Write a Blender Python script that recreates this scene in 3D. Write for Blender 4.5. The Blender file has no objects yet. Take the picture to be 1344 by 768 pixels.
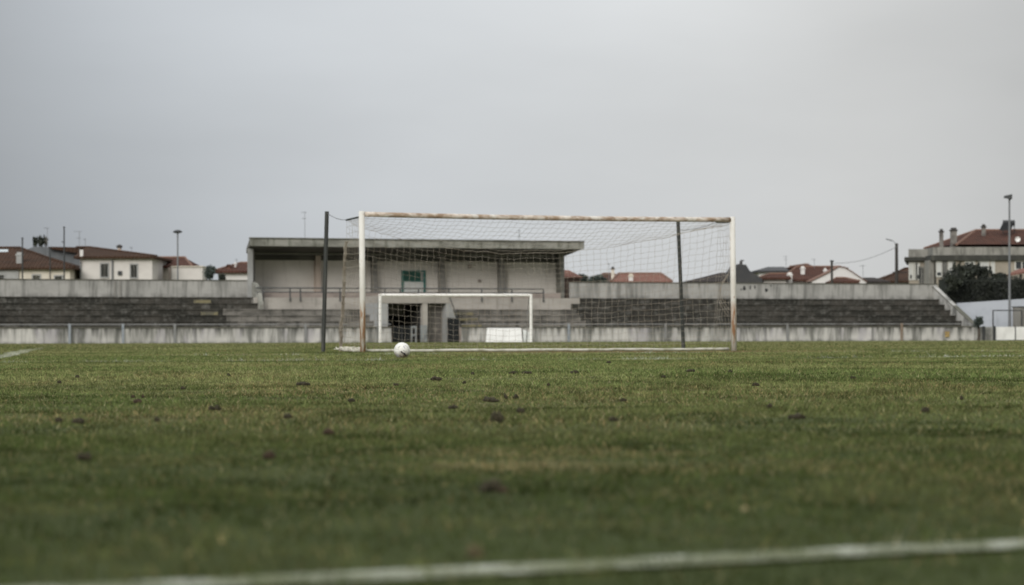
import bpy, bmesh, math, random
import numpy as np
from mathutils import Vector, Matrix

random.seed(11)
rng = np.random.default_rng(7)
S = bpy.context.scene
COL = S.collection
PI = math.pi

# ------------------------------------------------------------------ survey of the place
# camera 0.275 m above the pitch near the half-way line, 100 mm lens; goal 51 m off, terraces 150 m off,
# houses 185-230 m off.  The goal line and the terraces run parallel, turned 22.4 deg to the view.
F, CX, HY, CAMH, ROLL = 3750.0, 672.0, 442.0, 0.275, 0.0026
TH = math.radians(22.4)
A = (math.cos(TH), math.sin(TH))
B = (-math.sin(TH), math.cos(TH))
OY = 150.0


def P(px, py, y):
    """a surveyed point: bearing px / elevation py at a distance y down the field"""
    yu = py + ROLL * (px - CX)
    return Vector(((px - CX) * y / F, y, CAMH + (HY - yu) * y / F))


def G(px, py):
    """a point lying on the pitch"""
    yu = py + ROLL * (px - CX)
    d = CAMH * F / (yu - HY)
    return ((px - CX) * d / F, d)


def U(px, w):
    k = (px - CX) / F
    return (k * (OY + B[1] * w) - B[0] * w) / (A[0] - A[1] * k)


def W(u, w, z):
    return Vector((u * A[0] + w * B[0], OY + u * A[1] + w * B[1], z))


def Z(px, py, w):
    u = U(px, w)
    return P(px, py, OY + u * A[1] + w * B[1]).z


# ------------------------------------------------------------------ mesh helpers
class MB:
    def __init__(s):
        s.v, s.f, s.m = [], [], []

    def quad(s, *pts, mi=0):
        n = len(s.v)
        s.v += [tuple(p) for p in pts]
        s.f.append(tuple(range(n, n + len(pts))))
        s.m.append(mi)
        return s

    def hexa(s, b, t, mi=0):
        """four bottom corners, four top corners (counter-clockwise seen from above)"""
        n = len(s.v)
        s.v += [tuple(p) for p in b] + [tuple(p) for p in t]
        for q in ((3, 2, 1, 0), (4, 5, 6, 7), (0, 1, 5, 4), (1, 2, 6, 5), (2, 3, 7, 6), (3, 0, 4, 7)):
            s.f.append(tuple(n + i for i in q))
            s.m.append(mi)
        return s

    def box(s, x0, x1, y0, y1, z0, z1, mi=0):
        return s.hexa([(x0, y0, z0), (x1, y0, z0), (x1, y1, z0), (x0, y1, z0)],
                      [(x0, y0, z1), (x1, y0, z1), (x1, y1, z1), (x0, y1, z1)], mi)

    def wbox(s, u0, u1, w0, w1, z0, z1, mi=0):
        return s.hexa([W(u0, w0, z0), W(u1, w0, z0), W(u1, w1, z0), W(u0, w1, z0)],
                      [W(u0, w0, z1), W(u1, w0, z1), W(u1, w1, z1), W(u0, w1, z1)], mi)

    def prism(s, poly, vec, mi=0):
        n, k = len(s.v), len(poly)
        s.v += [tuple(p) for p in poly] + [tuple(Vector(p) + Vector(vec)) for p in poly]
        s.f.append(tuple(range(n + k - 1, n - 1, -1)))
        s.f.append(tuple(range(n + k, n + 2 * k)))
        s.m += [mi, mi]
        for i in range(k):
            j = (i + 1) % k
            s.f.append((n + i, n + j, n + k + j, n + k + i))
            s.m.append(mi)
        return s

    def tube(s, pts, r, sides=8, r1=None, mi=0, cap=True):
        pts = [Vector(p) for p in pts]
        n0 = len(s.v)
        m = len(pts)
        for i, p in enumerate(pts):
            d = (pts[min(i + 1, m - 1)] - pts[max(i - 1, 0)]).normalized()
            a = d.cross(Vector((0, 0, 1)))
            if a.length < 1e-3:
                a = d.cross(Vector((0, 1, 0)))
            a.normalize()
            b = d.cross(a)
            rr = r if r1 is None else r + (r1 - r) * i / max(1, m - 1)
            for k in range(sides):
                t = 2 * PI * k / sides
                s.v.append(tuple(p + a * (rr * math.cos(t)) + b * (rr * math.sin(t))))
        for i in range(m - 1):
            for k in range(sides):
                k2 = (k + 1) % sides
                s.f.append((n0 + i * sides + k, n0 + i * sides + k2, n0 + (i + 1) * sides + k2, n0 + (i + 1) * sides + k))
                s.m.append(mi)
        if cap:
            s.f.append(tuple(n0 + k for k in range(sides))[::-1])
            s.f.append(tuple(n0 + (m - 1) * sides + k for k in range(sides)))
            s.m += [mi, mi]
        return s

    def lathe(s, c, prof, sides=16, mi=0):
        n0 = len(s.v)
        for r, z in prof:
            for k in range(sides):
                t = 2 * PI * k / sides
                s.v.append((c[0] + r * math.cos(t), c[1] + r * math.sin(t), c[2] + z))
        for i in range(len(prof) - 1):
            for k in range(sides):
                k2 = (k + 1) % sides
                s.f.append((n0 + i * sides + k, n0 + i * sides + k2, n0 + (i + 1) * sides + k2, n0 + (i + 1) * sides + k))
                s.m.append(mi)
        return s

    def build(s, name, mats, parent=None, smooth=False, recalc=True):
        o = (Vector(parent_world(parent)) if parent else Vector((0, 0, 0)))
        me = bpy.data.meshes.new(name)
        me.from_pydata([(x - o.x, y - o.y, z - o.z) for x, y, z in s.v], [], s.f)
        for m in (mats if isinstance(mats, (list, tuple)) else [mats]):
            me.materials.append(m)
        me.polygons.foreach_set('material_index', s.m)
        if recalc:
            bm = bmesh.new()
            bm.from_mesh(me)
            bmesh.ops.recalc_face_normals(bm, faces=bm.faces)
            bm.to_mesh(me)
            bm.free()
        if smooth:
            me.polygons.foreach_set('use_smooth', [True] * len(me.polygons))
        ob = bpy.data.objects.new(name, me)
        COL.objects.link(ob)
        if parent:
            ob.parent = parent
        return ob


def parent_world(o):
    p = Vector((0, 0, 0))
    while o is not None:
        p += o.location
        o = o.parent
    return p


def tag(o, label=None, cat=None, group=None, kind=None):
    if label: o['label'] = label
    if cat: o['category'] = cat
    if group: o['group'] = group
    if kind: o['kind'] = kind
    return o


def thing(name, loc, label, cat, group=None):
    o = bpy.data.objects.new(name, None)
    o.empty_display_size = 0.2
    COL.objects.link(o)
    o.location = loc
    return tag(o, label, cat, group)


# ------------------------------------------------------------------ materials
def mat(name, base, layers=(), rough=0.85, bump=None, metal=0.0, spec=0.3):
    """base colour, then layers (colour, xyz scale, low, high, amount[, detail]) mixed in by noise"""
    m = bpy.data.materials.new(name)
    m.use_nodes = True
    nt = m.node_tree
    n, l = nt.nodes, nt.links
    bs = n['Principled BSDF']
    bs.inputs['Roughness'].default_value = rough
    bs.inputs['Metallic'].default_value = metal
    bs.inputs['Specular IOR Level'].default_value = spec
    tc = n.new('ShaderNodeTexCoord')
    cur = None
    rgb = n.new('ShaderNodeRGB')
    rgb.outputs[0].default_value = (*base, 1)
    cur = rgb.outputs[0]
    for k, L in enumerate(layers):
        col, sc, lo, hi, amt = L[:5]
        mp = n.new('ShaderNodeMapping')
        mp.inputs['Scale'].default_value = sc
        mp.inputs['Location'].default_value = (3.1 * k + 1.7, 7.7 * k, 5.3 * k)
        l.new(tc.outputs['Object'], mp.inputs['Vector'])
        no = n.new('ShaderNodeTexNoise')
        no.inputs['Scale'].default_value = 1.0
        no.inputs['Detail'].default_value = L[5] if len(L) > 5 else 5
        no.inputs['Roughness'].default_value = 0.62
        l.new(mp.outputs[0], no.inputs['Vector'])
        mr = n.new('ShaderNodeMapRange')
        mr.inputs['From Min'].default_value = lo
        mr.inputs['From Max'].default_value = hi
        mr.inputs['To Max'].default_value = amt
        l.new(no.outputs['Fac'], mr.inputs['Value'])
        fac = mr.outputs[0]
        if len(L) > 6:                                   # stain confined to a height band (z0 none .. z1 full)
            z0, z1 = L[6]
            sp = n.new('ShaderNodeSeparateXYZ')
            l.new(tc.outputs['Object'], sp.inputs[0])
            mz = n.new('ShaderNodeMapRange')
            mz.inputs['From Min'].default_value = z0
            mz.inputs['From Max'].default_value = z1
            l.new(sp.outputs['Z'], mz.inputs['Value'])
            mu = n.new('ShaderNodeMath')
            mu.operation = 'MULTIPLY'
            l.new(fac, mu.inputs[0])
            l.new(mz.outputs[0], mu.inputs[1])
            fac = mu.outputs[0]
        mx = n.new('ShaderNodeMix')
        mx.data_type = 'RGBA'
        l.new(fac, mx.inputs[0])
        l.new(cur, mx.inputs[6])
        mx.inputs[7].default_value = (*col, 1)
        cur = mx.outputs[2]
    l.new(cur, bs.inputs['Base Color'])
    if bump:
        sc, st, di = bump
        no = n.new('ShaderNodeTexNoise')
        no.inputs['Scale'].default_value = sc
        no.inputs['Detail'].default_value = 4
        l.new(tc.outputs['Object'], no.inputs['Vector'])
        bu = n.new('ShaderNodeBump')
        bu.inputs['Strength'].default_value = st
        bu.inputs['Distance'].default_value = di
        l.new(no.outputs['Fac'], bu.inputs['Height'])
        l.new(bu.outputs[0], bs.inputs['Normal'])
    return m


def tile_mat(name, c1, c2, c3):
    """clay roof tiles: rounded rows running down the slope, mottled clay colours"""
    m = mat(name, c1, [(c2, (1.4, 1.4, 1.4), 0.42, 0.62, 0.8), (c3, (5, 5, 5), 0.5, 0.75, 0.7)], rough=1.0, spec=0.08)
    nt = m.node_tree
    n, l = nt.nodes, nt.links
    tc = n.new('ShaderNodeTexCoord')
    wv = n.new('ShaderNodeTexWave')
    wv.bands_direction = 'X'
    wv.inputs['Scale'].default_value = 1.3
    wv.inputs['Distortion'].default_value = 0.6
    wv.inputs['Detail'].default_value = 1
    l.new(tc.outputs['Object'], wv.inputs['Vector'])
    bu = n.new('ShaderNodeBump')
    bu.inputs['Strength'].default_value = 0.9
    bu.inputs['Distance'].default_value = 0.06
    l.new(wv.outputs['Fac'], bu.inputs['Height'])
    l.new(bu.outputs[0], n['Principled BSDF'].inputs['Normal'])
    return m


M = {}
M['wall'] = mat('stained_concrete', (0.54, 0.52, 0.49), [
    ((0.36, 0.35, 0.325), (0.35, 0.35, 0.5), 0.4, 0.65, 0.8),
    ((0.13, 0.13, 0.115), (2.2, 2.2, 0.22), 0.47, 0.62, 0.9),
    ((0.045, 0.046, 0.04), (3.6, 3.6, 0.3), 0.40, 0.60, 0.97, 5, (0.22, 0.74)),
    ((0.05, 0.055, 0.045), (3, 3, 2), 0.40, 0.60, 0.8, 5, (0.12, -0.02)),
    ((0.36, 0.34, 0.36), (1.1, 1.1, 0.4), 0.56, 0.7, 0.6)], rough=0.95, bump=(9, 0.5, 0.02))
M['parapet'] = mat('weathered_parapet', (0.37, 0.36, 0.335), [
    ((0.27, 0.265, 0.245), (0.5, 0.5, 0.8), 0.4, 0.62, 0.7),
    ((0.15, 0.148, 0.135), (2.4, 2.4, 0.28), 0.49, 0.66, 0.85),
    ((0.07, 0.07, 0.062), (5, 5, 0.4), 0.52, 0.68, 0.85, 5, (2.75, 3.25)),
    ((0.07, 0.07, 0.062), (2, 2, 1.2), 0.42, 0.6, 0.75, 5, (2.62, 2.3))], rough=0.95, bump=(8, 0.5, 0.02))
M['dark_step'] = mat('mossy_dark_concrete', (0.060, 0.055, 0.046), [
    ((0.027, 0.026, 0.021), (0.7, 0.7, 1.6), 0.40, 0.58, 0.95),
    ((0.15, 0.145, 0.13), (1.9, 1.9, 2.8), 0.54, 0.68, 0.8),
    ((0.10, 0.097, 0.086), (6, 6, 6), 0.52, 0.66, 0.7),
    ((0.02, 0.021, 0.018), (4.0, 4.0, 0.7), 0.52, 0.7, 0.7)], rough=0.95, bump=(10, 0.6, 0.03))
M['grey_step'] = mat('worn_grey_concrete', (0.19, 0.178, 0.157), [
    ((0.085, 0.08, 0.07), (0.8, 0.8, 2.2), 0.42, 0.6, 0.9),
    ((0.30, 0.28, 0.25), (1.4, 1.4, 3), 0.58, 0.72, 0.7),
    ((0.05, 0.048, 0.042), (3.4, 3.4, 0.8), 0.54, 0.7, 0.8)], rough=0.95, bump=(10, 0.5, 0.03))
M['stand'] = mat('stand_plaster', (0.68, 0.64, 0.585), [
    ((0.55, 0.515, 0.465), (0.45, 0.45, 0.6), 0.4, 0.65, 0.8),
    ((0.36, 0.33, 0.295), (2.2, 2.2, 0.25), 0.57, 0.72, 0.6)], rough=0.92, bump=(8, 0.4, 0.02))
M['stand_front'] = mat('stand_front_plaster', (0.36, 0.335, 0.30), [
    ((0.27, 0.25, 0.222), (0.5, 0.5, 1.2), 0.42, 0.62, 0.8),
    ((0.18, 0.165, 0.145), (2.8, 2.8, 0.4), 0.56, 0.7, 0.6)], rough=0.93, bump=(8, 0.4, 0.02))
M['fascia'] = mat('mossy_fascia', (0.27, 0.265, 0.235), [
    ((0.14, 0.138, 0.118), (0.7, 0.7, 2), 0.42, 0.6, 0.8),
    ((0.085, 0.088, 0.065), (3.5, 3.5, 0.8), 0.52, 0.68, 0.8),
    ((0.36, 0.33, 0.29), (1.3, 1.3, 3), 0.6, 0.72, 0.6)], rough=0.95, bump=(8, 0.4, 0.02))
M['cap'] = mat('lichen_coping', (0.09, 0.088, 0.07), [((0.16, 0.15, 0.12), (2, 2, 4), 0.5, 0.7, 0.7)], rough=0.95)
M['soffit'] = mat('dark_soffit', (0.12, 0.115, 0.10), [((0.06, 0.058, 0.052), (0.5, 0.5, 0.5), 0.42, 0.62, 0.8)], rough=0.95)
M['pier'] = mat('concrete_pier', (0.22, 0.21, 0.19), [((0.12, 0.115, 0.10), (2.5, 2.5, 0.4), 0.5, 0.7, 0.8)], rough=0.92)
M['pier_pink'] = mat('pinkish_pier', (0.48, 0.40, 0.34), [((0.33, 0.28, 0.24), (2.5, 2.5, 0.4), 0.5, 0.7, 0.8)], rough=0.92)
M['bench'] = mat('reddish_bench', (0.30, 0.255, 0.225), [((0.20, 0.17, 0.15), (1.2, 1.2, 3), 0.45, 0.62, 0.8)], rough=0.9)
M['yellow_step'] = mat('yellow_painted_step', (0.20, 0.175, 0.10), [((0.10, 0.095, 0.075), (3, 3, 3), 0.45, 0.6, 0.85)], rough=0.9)
M['rail'] = mat('dull_grey_rail', (0.07, 0.072, 0.07), [((0.2, 0.2, 0.19), (4, 4, 4), 0.5, 0.7, 0.6)], rough=0.55, metal=0.2)
M['wall_rail'] = mat('galvanised_pipe', (0.24, 0.24, 0.235), [((0.1, 0.09, 0.08), (2, 2, 2), 0.5, 0.66, 0.8)], rough=0.6, metal=0.2)
M['blue_post'] = mat('pale_blue_post', (0.27, 0.29, 0.31), [((0.13, 0.16, 0.19), (6, 6, 6), 0.5, 0.7, 0.8)], rough=0.7)
M['rust_post'] = mat('rusty_brown_post', (0.20, 0.15, 0.11), [((0.34, 0.32, 0.29), (6, 6, 6), 0.5, 0.7, 0.8)], rough=0.8)
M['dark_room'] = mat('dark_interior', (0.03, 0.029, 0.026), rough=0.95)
M['brown_plaster'] = mat('brownish_plaster', (0.15, 0.137, 0.122), [((0.09, 0.082, 0.074), (1.5, 1.5, 1.5), 0.42, 0.62, 0.8), ((0.28, 0.25, 0.21), (2, 2, 2), 0.6, 0.72, 0.6)], rough=0.95)
M['black'] = mat('matt_black_board', (0.010, 0.011, 0.011), [((0.022, 0.023, 0.022), (3, 3, 3), 0.5, 0.7, 0.6)], rough=0.9)
M['gate'] = mat('grey_gate_metal', (0.24, 0.25, 0.25), [((0.1, 0.1, 0.095), (5, 5, 2), 0.5, 0.7, 0.7)], rough=0.6, metal=0.1)
M['teal'] = mat('teal_frame_paint', (0.03, 0.14, 0.12), [((0.07, 0.2, 0.18), (5, 5, 5), 0.5, 0.7, 0.6)], rough=0.6)
M['green_glass'] = mat('dark_green_pane', (0.012, 0.07, 0.05), [((0.02, 0.12, 0.09), (2, 2, 2), 0.5, 0.7, 0.6)], rough=0.25, spec=0.5)
M['shutter_white'] = mat('off_white_panel', (0.62, 0.63, 0.60), [((0.48, 0.49, 0.47), (2, 2, 2), 0.5, 0.7, 0.6)], rough=0.8)
M['board_white'] = mat('white_board', (0.74, 0.73, 0.70), [((0.55, 0.54, 0.51), (2, 2, 1), 0.5, 0.7, 0.6)], rough=0.8)
M['goal_white'] = mat('goal_white_paint', (0.60, 0.58, 0.53), [
    ((0.52, 0.49, 0.43), (7, 7, 2.5), 0.48, 0.66, 0.7),
    ((0.33, 0.17, 0.085), (18, 18, 2.2), 0.45, 0.56, 0.95, 5, (0.95, 0.72)),
    ((0.27, 0.13, 0.06), (22, 22, 9), 0.62, 0.68, 0.9)], rough=0.6)
M['goal_bar'] = mat('rusted_white_paint', (0.58, 0.51, 0.44), [
    ((0.25, 0.165, 0.10), (2.6, 7, 7), 0.40, 0.58, 0.85),
    ((0.19, 0.12, 0.075), (6, 14, 14), 0.52, 0.66, 0.8),
    ((0.60, 0.575, 0.52), (3.3, 8, 8), 0.53, 0.62, 0.85)], rough=0.65)
M['ground_bar'] = mat('chalky_white_bar', (0.50, 0.48, 0.42), [((0.26, 0.25, 0.17), (6, 6, 12), 0.44, 0.62, 0.85)], rough=0.8)
M['far_white'] = mat('far_goal_white', (0.78, 0.76, 0.72), [((0.6, 0.57, 0.52), (3, 3, 1), 0.5, 0.7, 0.6)], rough=0.55)
M['dark_pole'] = mat('dark_green_grey_pole', (0.036, 0.038, 0.034), [((0.08, 0.08, 0.07), (9, 9, 2), 0.5, 0.68, 0.7)], rough=0.6, metal=0.2)
M['net'] = mat('weathered_net_cord', (0.33, 0.295, 0.24), [((0.21, 0.165, 0.12), (1.2, 1.2, 1.2), 0.45, 0.65, 0.8)], rough=0.9)
M['net_white'] = mat('pale_net_cord', (0.66, 0.63, 0.55), [((0.4, 0.36, 0.28), (8, 8, 8), 0.5, 0.68, 0.8)], rough=0.9)
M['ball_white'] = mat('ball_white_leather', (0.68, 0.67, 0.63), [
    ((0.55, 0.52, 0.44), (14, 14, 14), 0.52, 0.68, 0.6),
    ((0.16, 0.12, 0.07), (13, 13, 13), 0.32, 0.50, 0.95, 5, (0.0, -0.065))], rough=0.45)  # mud on the lower half, strengthened to paint in the contact shadow
M['ball_dark'] = mat('ball_dark_print', (0.035, 0.03, 0.035), rough=0.5)
M['ball_seam'] = mat('ball_seam_grey', (0.40, 0.39, 0.36), rough=0.7)
M['ball_grey'] = mat('ball_grey_print', (0.34, 0.33, 0.38), rough=0.5)
M['cream'] = mat('cream_render', (0.60, 0.555, 0.475), [((0.5, 0.45, 0.37), (0.7, 0.7, 0.7), 0.42, 0.62, 0.8), ((0.36, 0.32, 0.26), (3, 3, 0.5), 0.6, 0.75, 0.6)], rough=0.92)
M['whitewash'] = mat('dull_whitewash', (0.57, 0.54, 0.505), [((0.49, 0.46, 0.43), (0.6, 0.6, 0.8), 0.42, 0.62, 0.8), ((0.36, 0.33, 0.3), (2.5, 2.5, 0.4), 0.6, 0.75, 0.55)], rough=0.92)
M['white_render'] = mat('bright_white_render', (0.60, 0.585, 0.56), [((0.58, 0.56, 0.53), (0.8, 0.8, 0.8), 0.45, 0.65, 0.7)], rough=0.9)
M['grey_render'] = mat('blue_grey_render', (0.135, 0.142, 0.148), [((0.10, 0.107, 0.11), (0.9, 0.9, 0.9), 0.42, 0.62, 0.8), ((0.19, 0.19, 0.185), (3, 3, 0.4), 0.58, 0.72, 0.5)], rough=0.92)
M['light_grey'] = mat('light_grey_render', (0.33, 0.33, 0.32), [((0.25, 0.25, 0.24), (1, 1, 1), 0.42, 0.62, 0.8)], rough=0.92)
M['stone'] = mat('old_stone_render', (0.30, 0.265, 0.215), [((0.22, 0.195, 0.16), (0.9, 0.9, 0.9), 0.42, 0.6, 0.8), ((0.13, 0.115, 0.095), (3, 3, 0.5), 0.56, 0.72, 0.7)], rough=0.95, bump=(4, 0.5, 0.03))
M['stone_trim'] = mat('grey_stone_trim', (0.25, 0.24, 0.215), [((0.13, 0.125, 0.11), (2.4, 2.4, 0.6), 0.46, 0.64, 0.85), ((0.06, 0.06, 0.052), (5, 5, 1), 0.58, 0.7, 0.8)], rough=0.95)
M['dark_trim'] = mat('dark_cornice', (0.042, 0.041, 0.036), [((0.085, 0.082, 0.07), (3, 3, 1), 0.52, 0.7, 0.7)], rough=0.95)
M['chimney'] = mat('sooty_chimney', (0.20, 0.185, 0.165), [((0.08, 0.074, 0.068), (2.5, 2.5, 1.5), 0.42, 0.6, 0.85)], rough=0.95)
M['soot'] = mat('soot_cap', (0.05, 0.046, 0.043), rough=0.95)
M['tile_brown'] = tile_mat('brown_clay_tiles', (0.060, 0.035, 0.024), (0.041, 0.027, 0.020), (0.083, 0.056, 0.040))
M['tile_red'] = tile_mat('red_clay_tiles', (0.080, 0.038, 0.028), (0.054, 0.030, 0.024), (0.108, 0.062, 0.047))
M['tile_orange'] = tile_mat('orange_clay_tiles', (0.20, 0.10, 0.077), (0.155, 0.078, 0.063), (0.24, 0.15, 0.115))
M['tile_dark'] = tile_mat('dark_weathered_tiles', (0.05, 0.043, 0.04), (0.035, 0.032, 0.031), (0.085, 0.066, 0.056))
M['slate'] = mat('dark_slate_cladding', (0.045, 0.045, 0.047), [((0.065, 0.062, 0.06), (1.5, 1.5, 1.5), 0.45, 0.65, 0.7)], rough=0.8)
M['ridge'] = mat('ridge_tiles', (0.17, 0.095, 0.07), [((0.16, 0.1, 0.07), (4, 4, 4), 0.45, 0.62, 0.8)], rough=0.9)
M['shut_dark'] = mat('dark_green_shutter', (0.010, 0.012, 0.010), [((0.017, 0.02, 0.016), (3, 3, 9), 0.45, 0.65, 0.6)], rough=0.7)
M['glass'] = mat('window_glass', (0.03, 0.034, 0.036), rough=0.12, spec=0.6)
M['frame_white'] = mat('window_frame_white', (0.50, 0.49, 0.45), rough=0.7)
M['blind'] = mat('pale_roller_blind', (0.46, 0.46, 0.44), rough=0.7)
M['skylight'] = mat('pale_skylight', (0.36, 0.40, 0.40), rough=0.2, spec=0.6)
M['metal_dark'] = mat('dark_weathered_metal', (0.045, 0.047, 0.048), [((0.09, 0.09, 0.087), (4, 4, 1), 0.5, 0.7, 0.6)], rough=0.6, metal=0.3)
M['metal_grey'] = mat('grey_weathered_metal', (0.17, 0.175, 0.18), [((0.26, 0.26, 0.255), (4, 4, 1), 0.5, 0.7, 0.6)], rough=0.6, metal=0.3)
M['antenna'] = mat('antenna_aluminium', (0.24, 0.25, 0.26), rough=0.5, metal=0.3)
M['wood_pole'] = mat('dark_timber_pole', (0.045, 0.042, 0.038), [((0.08, 0.075, 0.065), (6, 6, 1), 0.5, 0.7, 0.6)], rough=0.9)
M['bluewhite'] = mat('bluish_white_wall', (0.46, 0.48, 0.53), [((0.37, 0.39, 0.44), (0.6, 0.6, 0.8), 0.42, 0.62, 0.8), ((0.28, 0.29, 0.32), (3, 3, 0.4), 0.6, 0.74, 0.6)], rough=0.9)
M['hedge_core'] = mat('dense_dark_hedge', (0.018, 0.021, 0.017), [((0.03, 0.034, 0.026), (2.5, 2.5, 2.5), 0.45, 0.65, 0.7)], rough=0.95)
M['bark'] = mat('bark', (0.07, 0.058, 0.045), rough=0.95)
M['soil'] = mat('dark_soil', (0.056, 0.048, 0.026), [((0.024, 0.021, 0.012), (60, 60, 60), 0.42, 0.6, 0.85), ((0.115, 0.080, 0.045), (110, 110, 110), 0.56, 0.7, 0.6)], rough=1.0, bump=(160, 0.8, 0.01))
M['soil_red'] = mat('reddish_soil', (0.070, 0.046, 0.027), [((0.035, 0.024, 0.015), (60, 60, 60), 0.42, 0.6, 0.85)], rough=1.0, bump=(160, 0.8, 0.01))
M['straw_clod'] = mat('straw_coloured_turf', (0.10, 0.082, 0.038), [((0.045, 0.037, 0.018), (60, 60, 60), 0.42, 0.6, 0.85)], rough=1.0)
M['leaf_yellow'] = mat('dry_yellow_leaf', (0.20, 0.165, 0.085), [((0.15, 0.11, 0.055), (50, 50, 50), 0.45, 0.6, 0.8)], rough=0.8)
M['graffiti'] = mat('black_spray_paint', (0.035, 0.035, 0.036), rough=0.8)
M['ochre'] = mat('ochre_plate', (0.42, 0.30, 0.12), [((0.2, 0.14, 0.07), (9, 9, 9), 0.45, 0.62, 0.8)], rough=0.8)
M['wire'] = mat('black_cable', (0.10, 0.10, 0.10), rough=0.7)


def leaf_mat(name, c1, c2):
    m = bpy.data.materials.new(name)
    m.use_nodes = True
    nt = m.node_tree
    n, l = nt.nodes, nt.links
    tc = n.new('ShaderNodeTexCoord')
    no = n.new('ShaderNodeTexNoise')
    no.inputs['Scale'].default_value = 1.7
    no.inputs['Detail'].default_value = 4
    l.new(tc.outputs['Object'], no.inputs['Vector'])
    cr = n.new('ShaderNodeMix')
    cr.data_type = 'RGBA'
    mr = n.new('ShaderNodeMapRange')
    mr.inputs['From Min'].default_value = 0.35
    mr.inputs['From Max'].default_value = 0.65
    l.new(no.outputs['Fac'], mr.inputs['Value'])
    l.new(mr.outputs[0], cr.inputs[0])
    cr.inputs[6].default_value = (*c1, 1)
    cr.inputs[7].default_value = (*c2, 1)
    l.new(cr.outputs[2], n['Principled BSDF'].inputs['Base Color'])
    n['Principled BSDF'].inputs['Roughness'].default_value = 0.7
    return m


M['leaf_dark'] = leaf_mat('dark_evergreen_leaves', (0.013, 0.016, 0.011), (0.030, 0.036, 0.022))
M['leaf_far'] = leaf_mat('far_blue_green_leaves', (0.03, 0.042, 0.036), (0.055, 0.07, 0.058))
M['leaf_dry'] = leaf_mat('dull_shrub_leaves', (0.07, 0.068, 0.05), (0.12, 0.11, 0.085))


# ------------------------------------------------------------------ noise for the turf
def vnoise(x, y, seed):
    r = np.random.default_rng(seed).random((256, 256))
    xi, yi = np.floor(x).astype(int), np.floor(y).astype(int)
    fx, fy = x - xi, y - yi
    fx, fy = fx * fx * (3 - 2 * fx), fy * fy * (3 - 2 * fy)
    a, b = r[xi % 256, yi % 256], r[(xi + 1) % 256, yi % 256]
    c, d = r[xi % 256, (yi + 1) % 256], r[(xi + 1) % 256, (yi + 1) % 256]
    return (a * (1 - fx) + b * fx) * (1 - fy) + (c * (1 - fx) + d * fx) * fy


def fbm(x, y, s, seed, octv=3):
    v, amp, tot = 0, 1.0, 0
    for k in range(octv):
        v = v + amp * vnoise(x * s * 2 ** k + 31.7 * k + 500, y * s * 2 ** k + 17.3 * k + 500, seed + k)
        tot += amp
        amp *= 0.5
    return v / tot


def fade(y):
    return np.clip((75 - y) / 15, 0, 1) * np.clip((y + 3) / 4, 0, 1)


def height(x, y):
    h = (fbm(x, y, 0.33, 101) - 0.5) * 0.022 + (fbm(x, y, 1.3, 202, 2) - 0.5) * 0.014
    return h * fade(y) * np.clip((22 - np.abs(x)) / 4, 0, 1)


def h1(x, y):
    return float(height(np.array([x]), np.array([y]))[0])


# ------------------------------------------------------------------ pitch lines (centre, direction, half length)
def gline(off):                     # a line parallel to the goal line, off metres in front of it
    c = GC + Vector((-B[0], -B[1])) * off
    return c


pl = P(476.5, 462.5, 50.36)
GL = Vector((pl.x, 50.36))
pr = P(963.5, 459, 53.15)
GR = Vector((pr.x, 53.15))
GC = (GL + GR) / 2
GA = (GR - GL).normalized()
GB = Vector((-GA.y, GA.x))
GW = (GR - GL).length

LINES = []                          # name, start, end, half width, strength
c0 = Vector((0.046, 3.445)); dn = Vector((1.0, 0.535)).normalized()
LINES.append(('halfway_line', c0 - dn * 30, c0 + dn * 30, 0.06, 0.8))
c1 = GC - GB * 16.5
LINES.append(('penalty_area_line', c1 - GA * 20.16, c1 + GA * 20.16, 0.08, 0.95))
c2 = GC - GB * 5.5
LINES.append(('goal_area_line', c2 - GA * 9.16, c2 + GA * 9.16, 0.08, 0.8))
g0, g1 = Vector(G(-6, 471.2)), Vector(G(62, 455.3))
LINES.append(('side_line', g0 - (g1 - g0) * 0.1, g1, 0.10, 1.0))


def line_mask(x, y):
    m = np.zeros_like(x)
    for nm, a, b, hw, st in LINES:
        d = (b - a)
        L = d.length
        d = d / L
        t = (x - a.x) * d.x + (y - a.y) * d.y
        q = np.abs(-(x - a.x) * d.y + (y - a.y) * d.x)
        ok = (t > 0) & (t < L) & (q < hw * (0.3 + 1.25 * vnoise(x * 11 + 400, y * 11 + 400, 62)))
        s = st * np.clip((fbm(x, y, 2.6, 61, 3) - 0.30) * 2.6, 0.1, 1.1)
        if nm == 'side_line':
            s = s * np.clip((80 - y) / 30, 0, 1)
        m = np.maximum(m, np.where(ok, np.clip(s, 0, 1), 0))
    return m


# worn turf: in front of the goal mouth and a dry streak nearer by
wx, wy = GC.x + 0.1, GC.y - 0.9
DRY = [(G(672, 608), 0.19, 0.20, 1.0), (G(720, 596), 0.40, 0.25, 0.5), (G(735, 518), 1.6, 2.0, 0.35), (G(1000, 612), 0.8, 0.3, 0.35),
       (G(560, 560), 0.9, 0.7, 0.25)]


def wear(x, y):
    q = (x - GC.x) * GA.x + (y - GC.y) * GA.y
    r = (x - GC.x) * GB.x + (y - GC.y) * GB.y
    n = fbm(x, y, 0.9, 77, 3) + 0.25
    w = np.clip(1.25 - np.abs(q - 0.8) / 3.0, 0, 1) * np.clip(1.2 - np.abs(r + 2.0) / 3.2, 0, 1)
    return np.clip(w * np.clip((n - 0.30) * 4, 0, 1.2), 0, 1)


def dry(x, y):
    v = np.zeros_like(x)
    for (cx, cy), rx, ry, s in DRY:
        e = ((x - cx) / rx) ** 2 + ((y - cy) / ry) ** 2
        v = np.maximum(v, s * np.clip(1.4 - e, 0, 1))
    n = fbm(x * 1.0, y * 0.45, 0.9, 88, 3)
    return np.clip(v + np.clip((n - 0.60) * 4.0, 0, 0.5), 0, 1)


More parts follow.
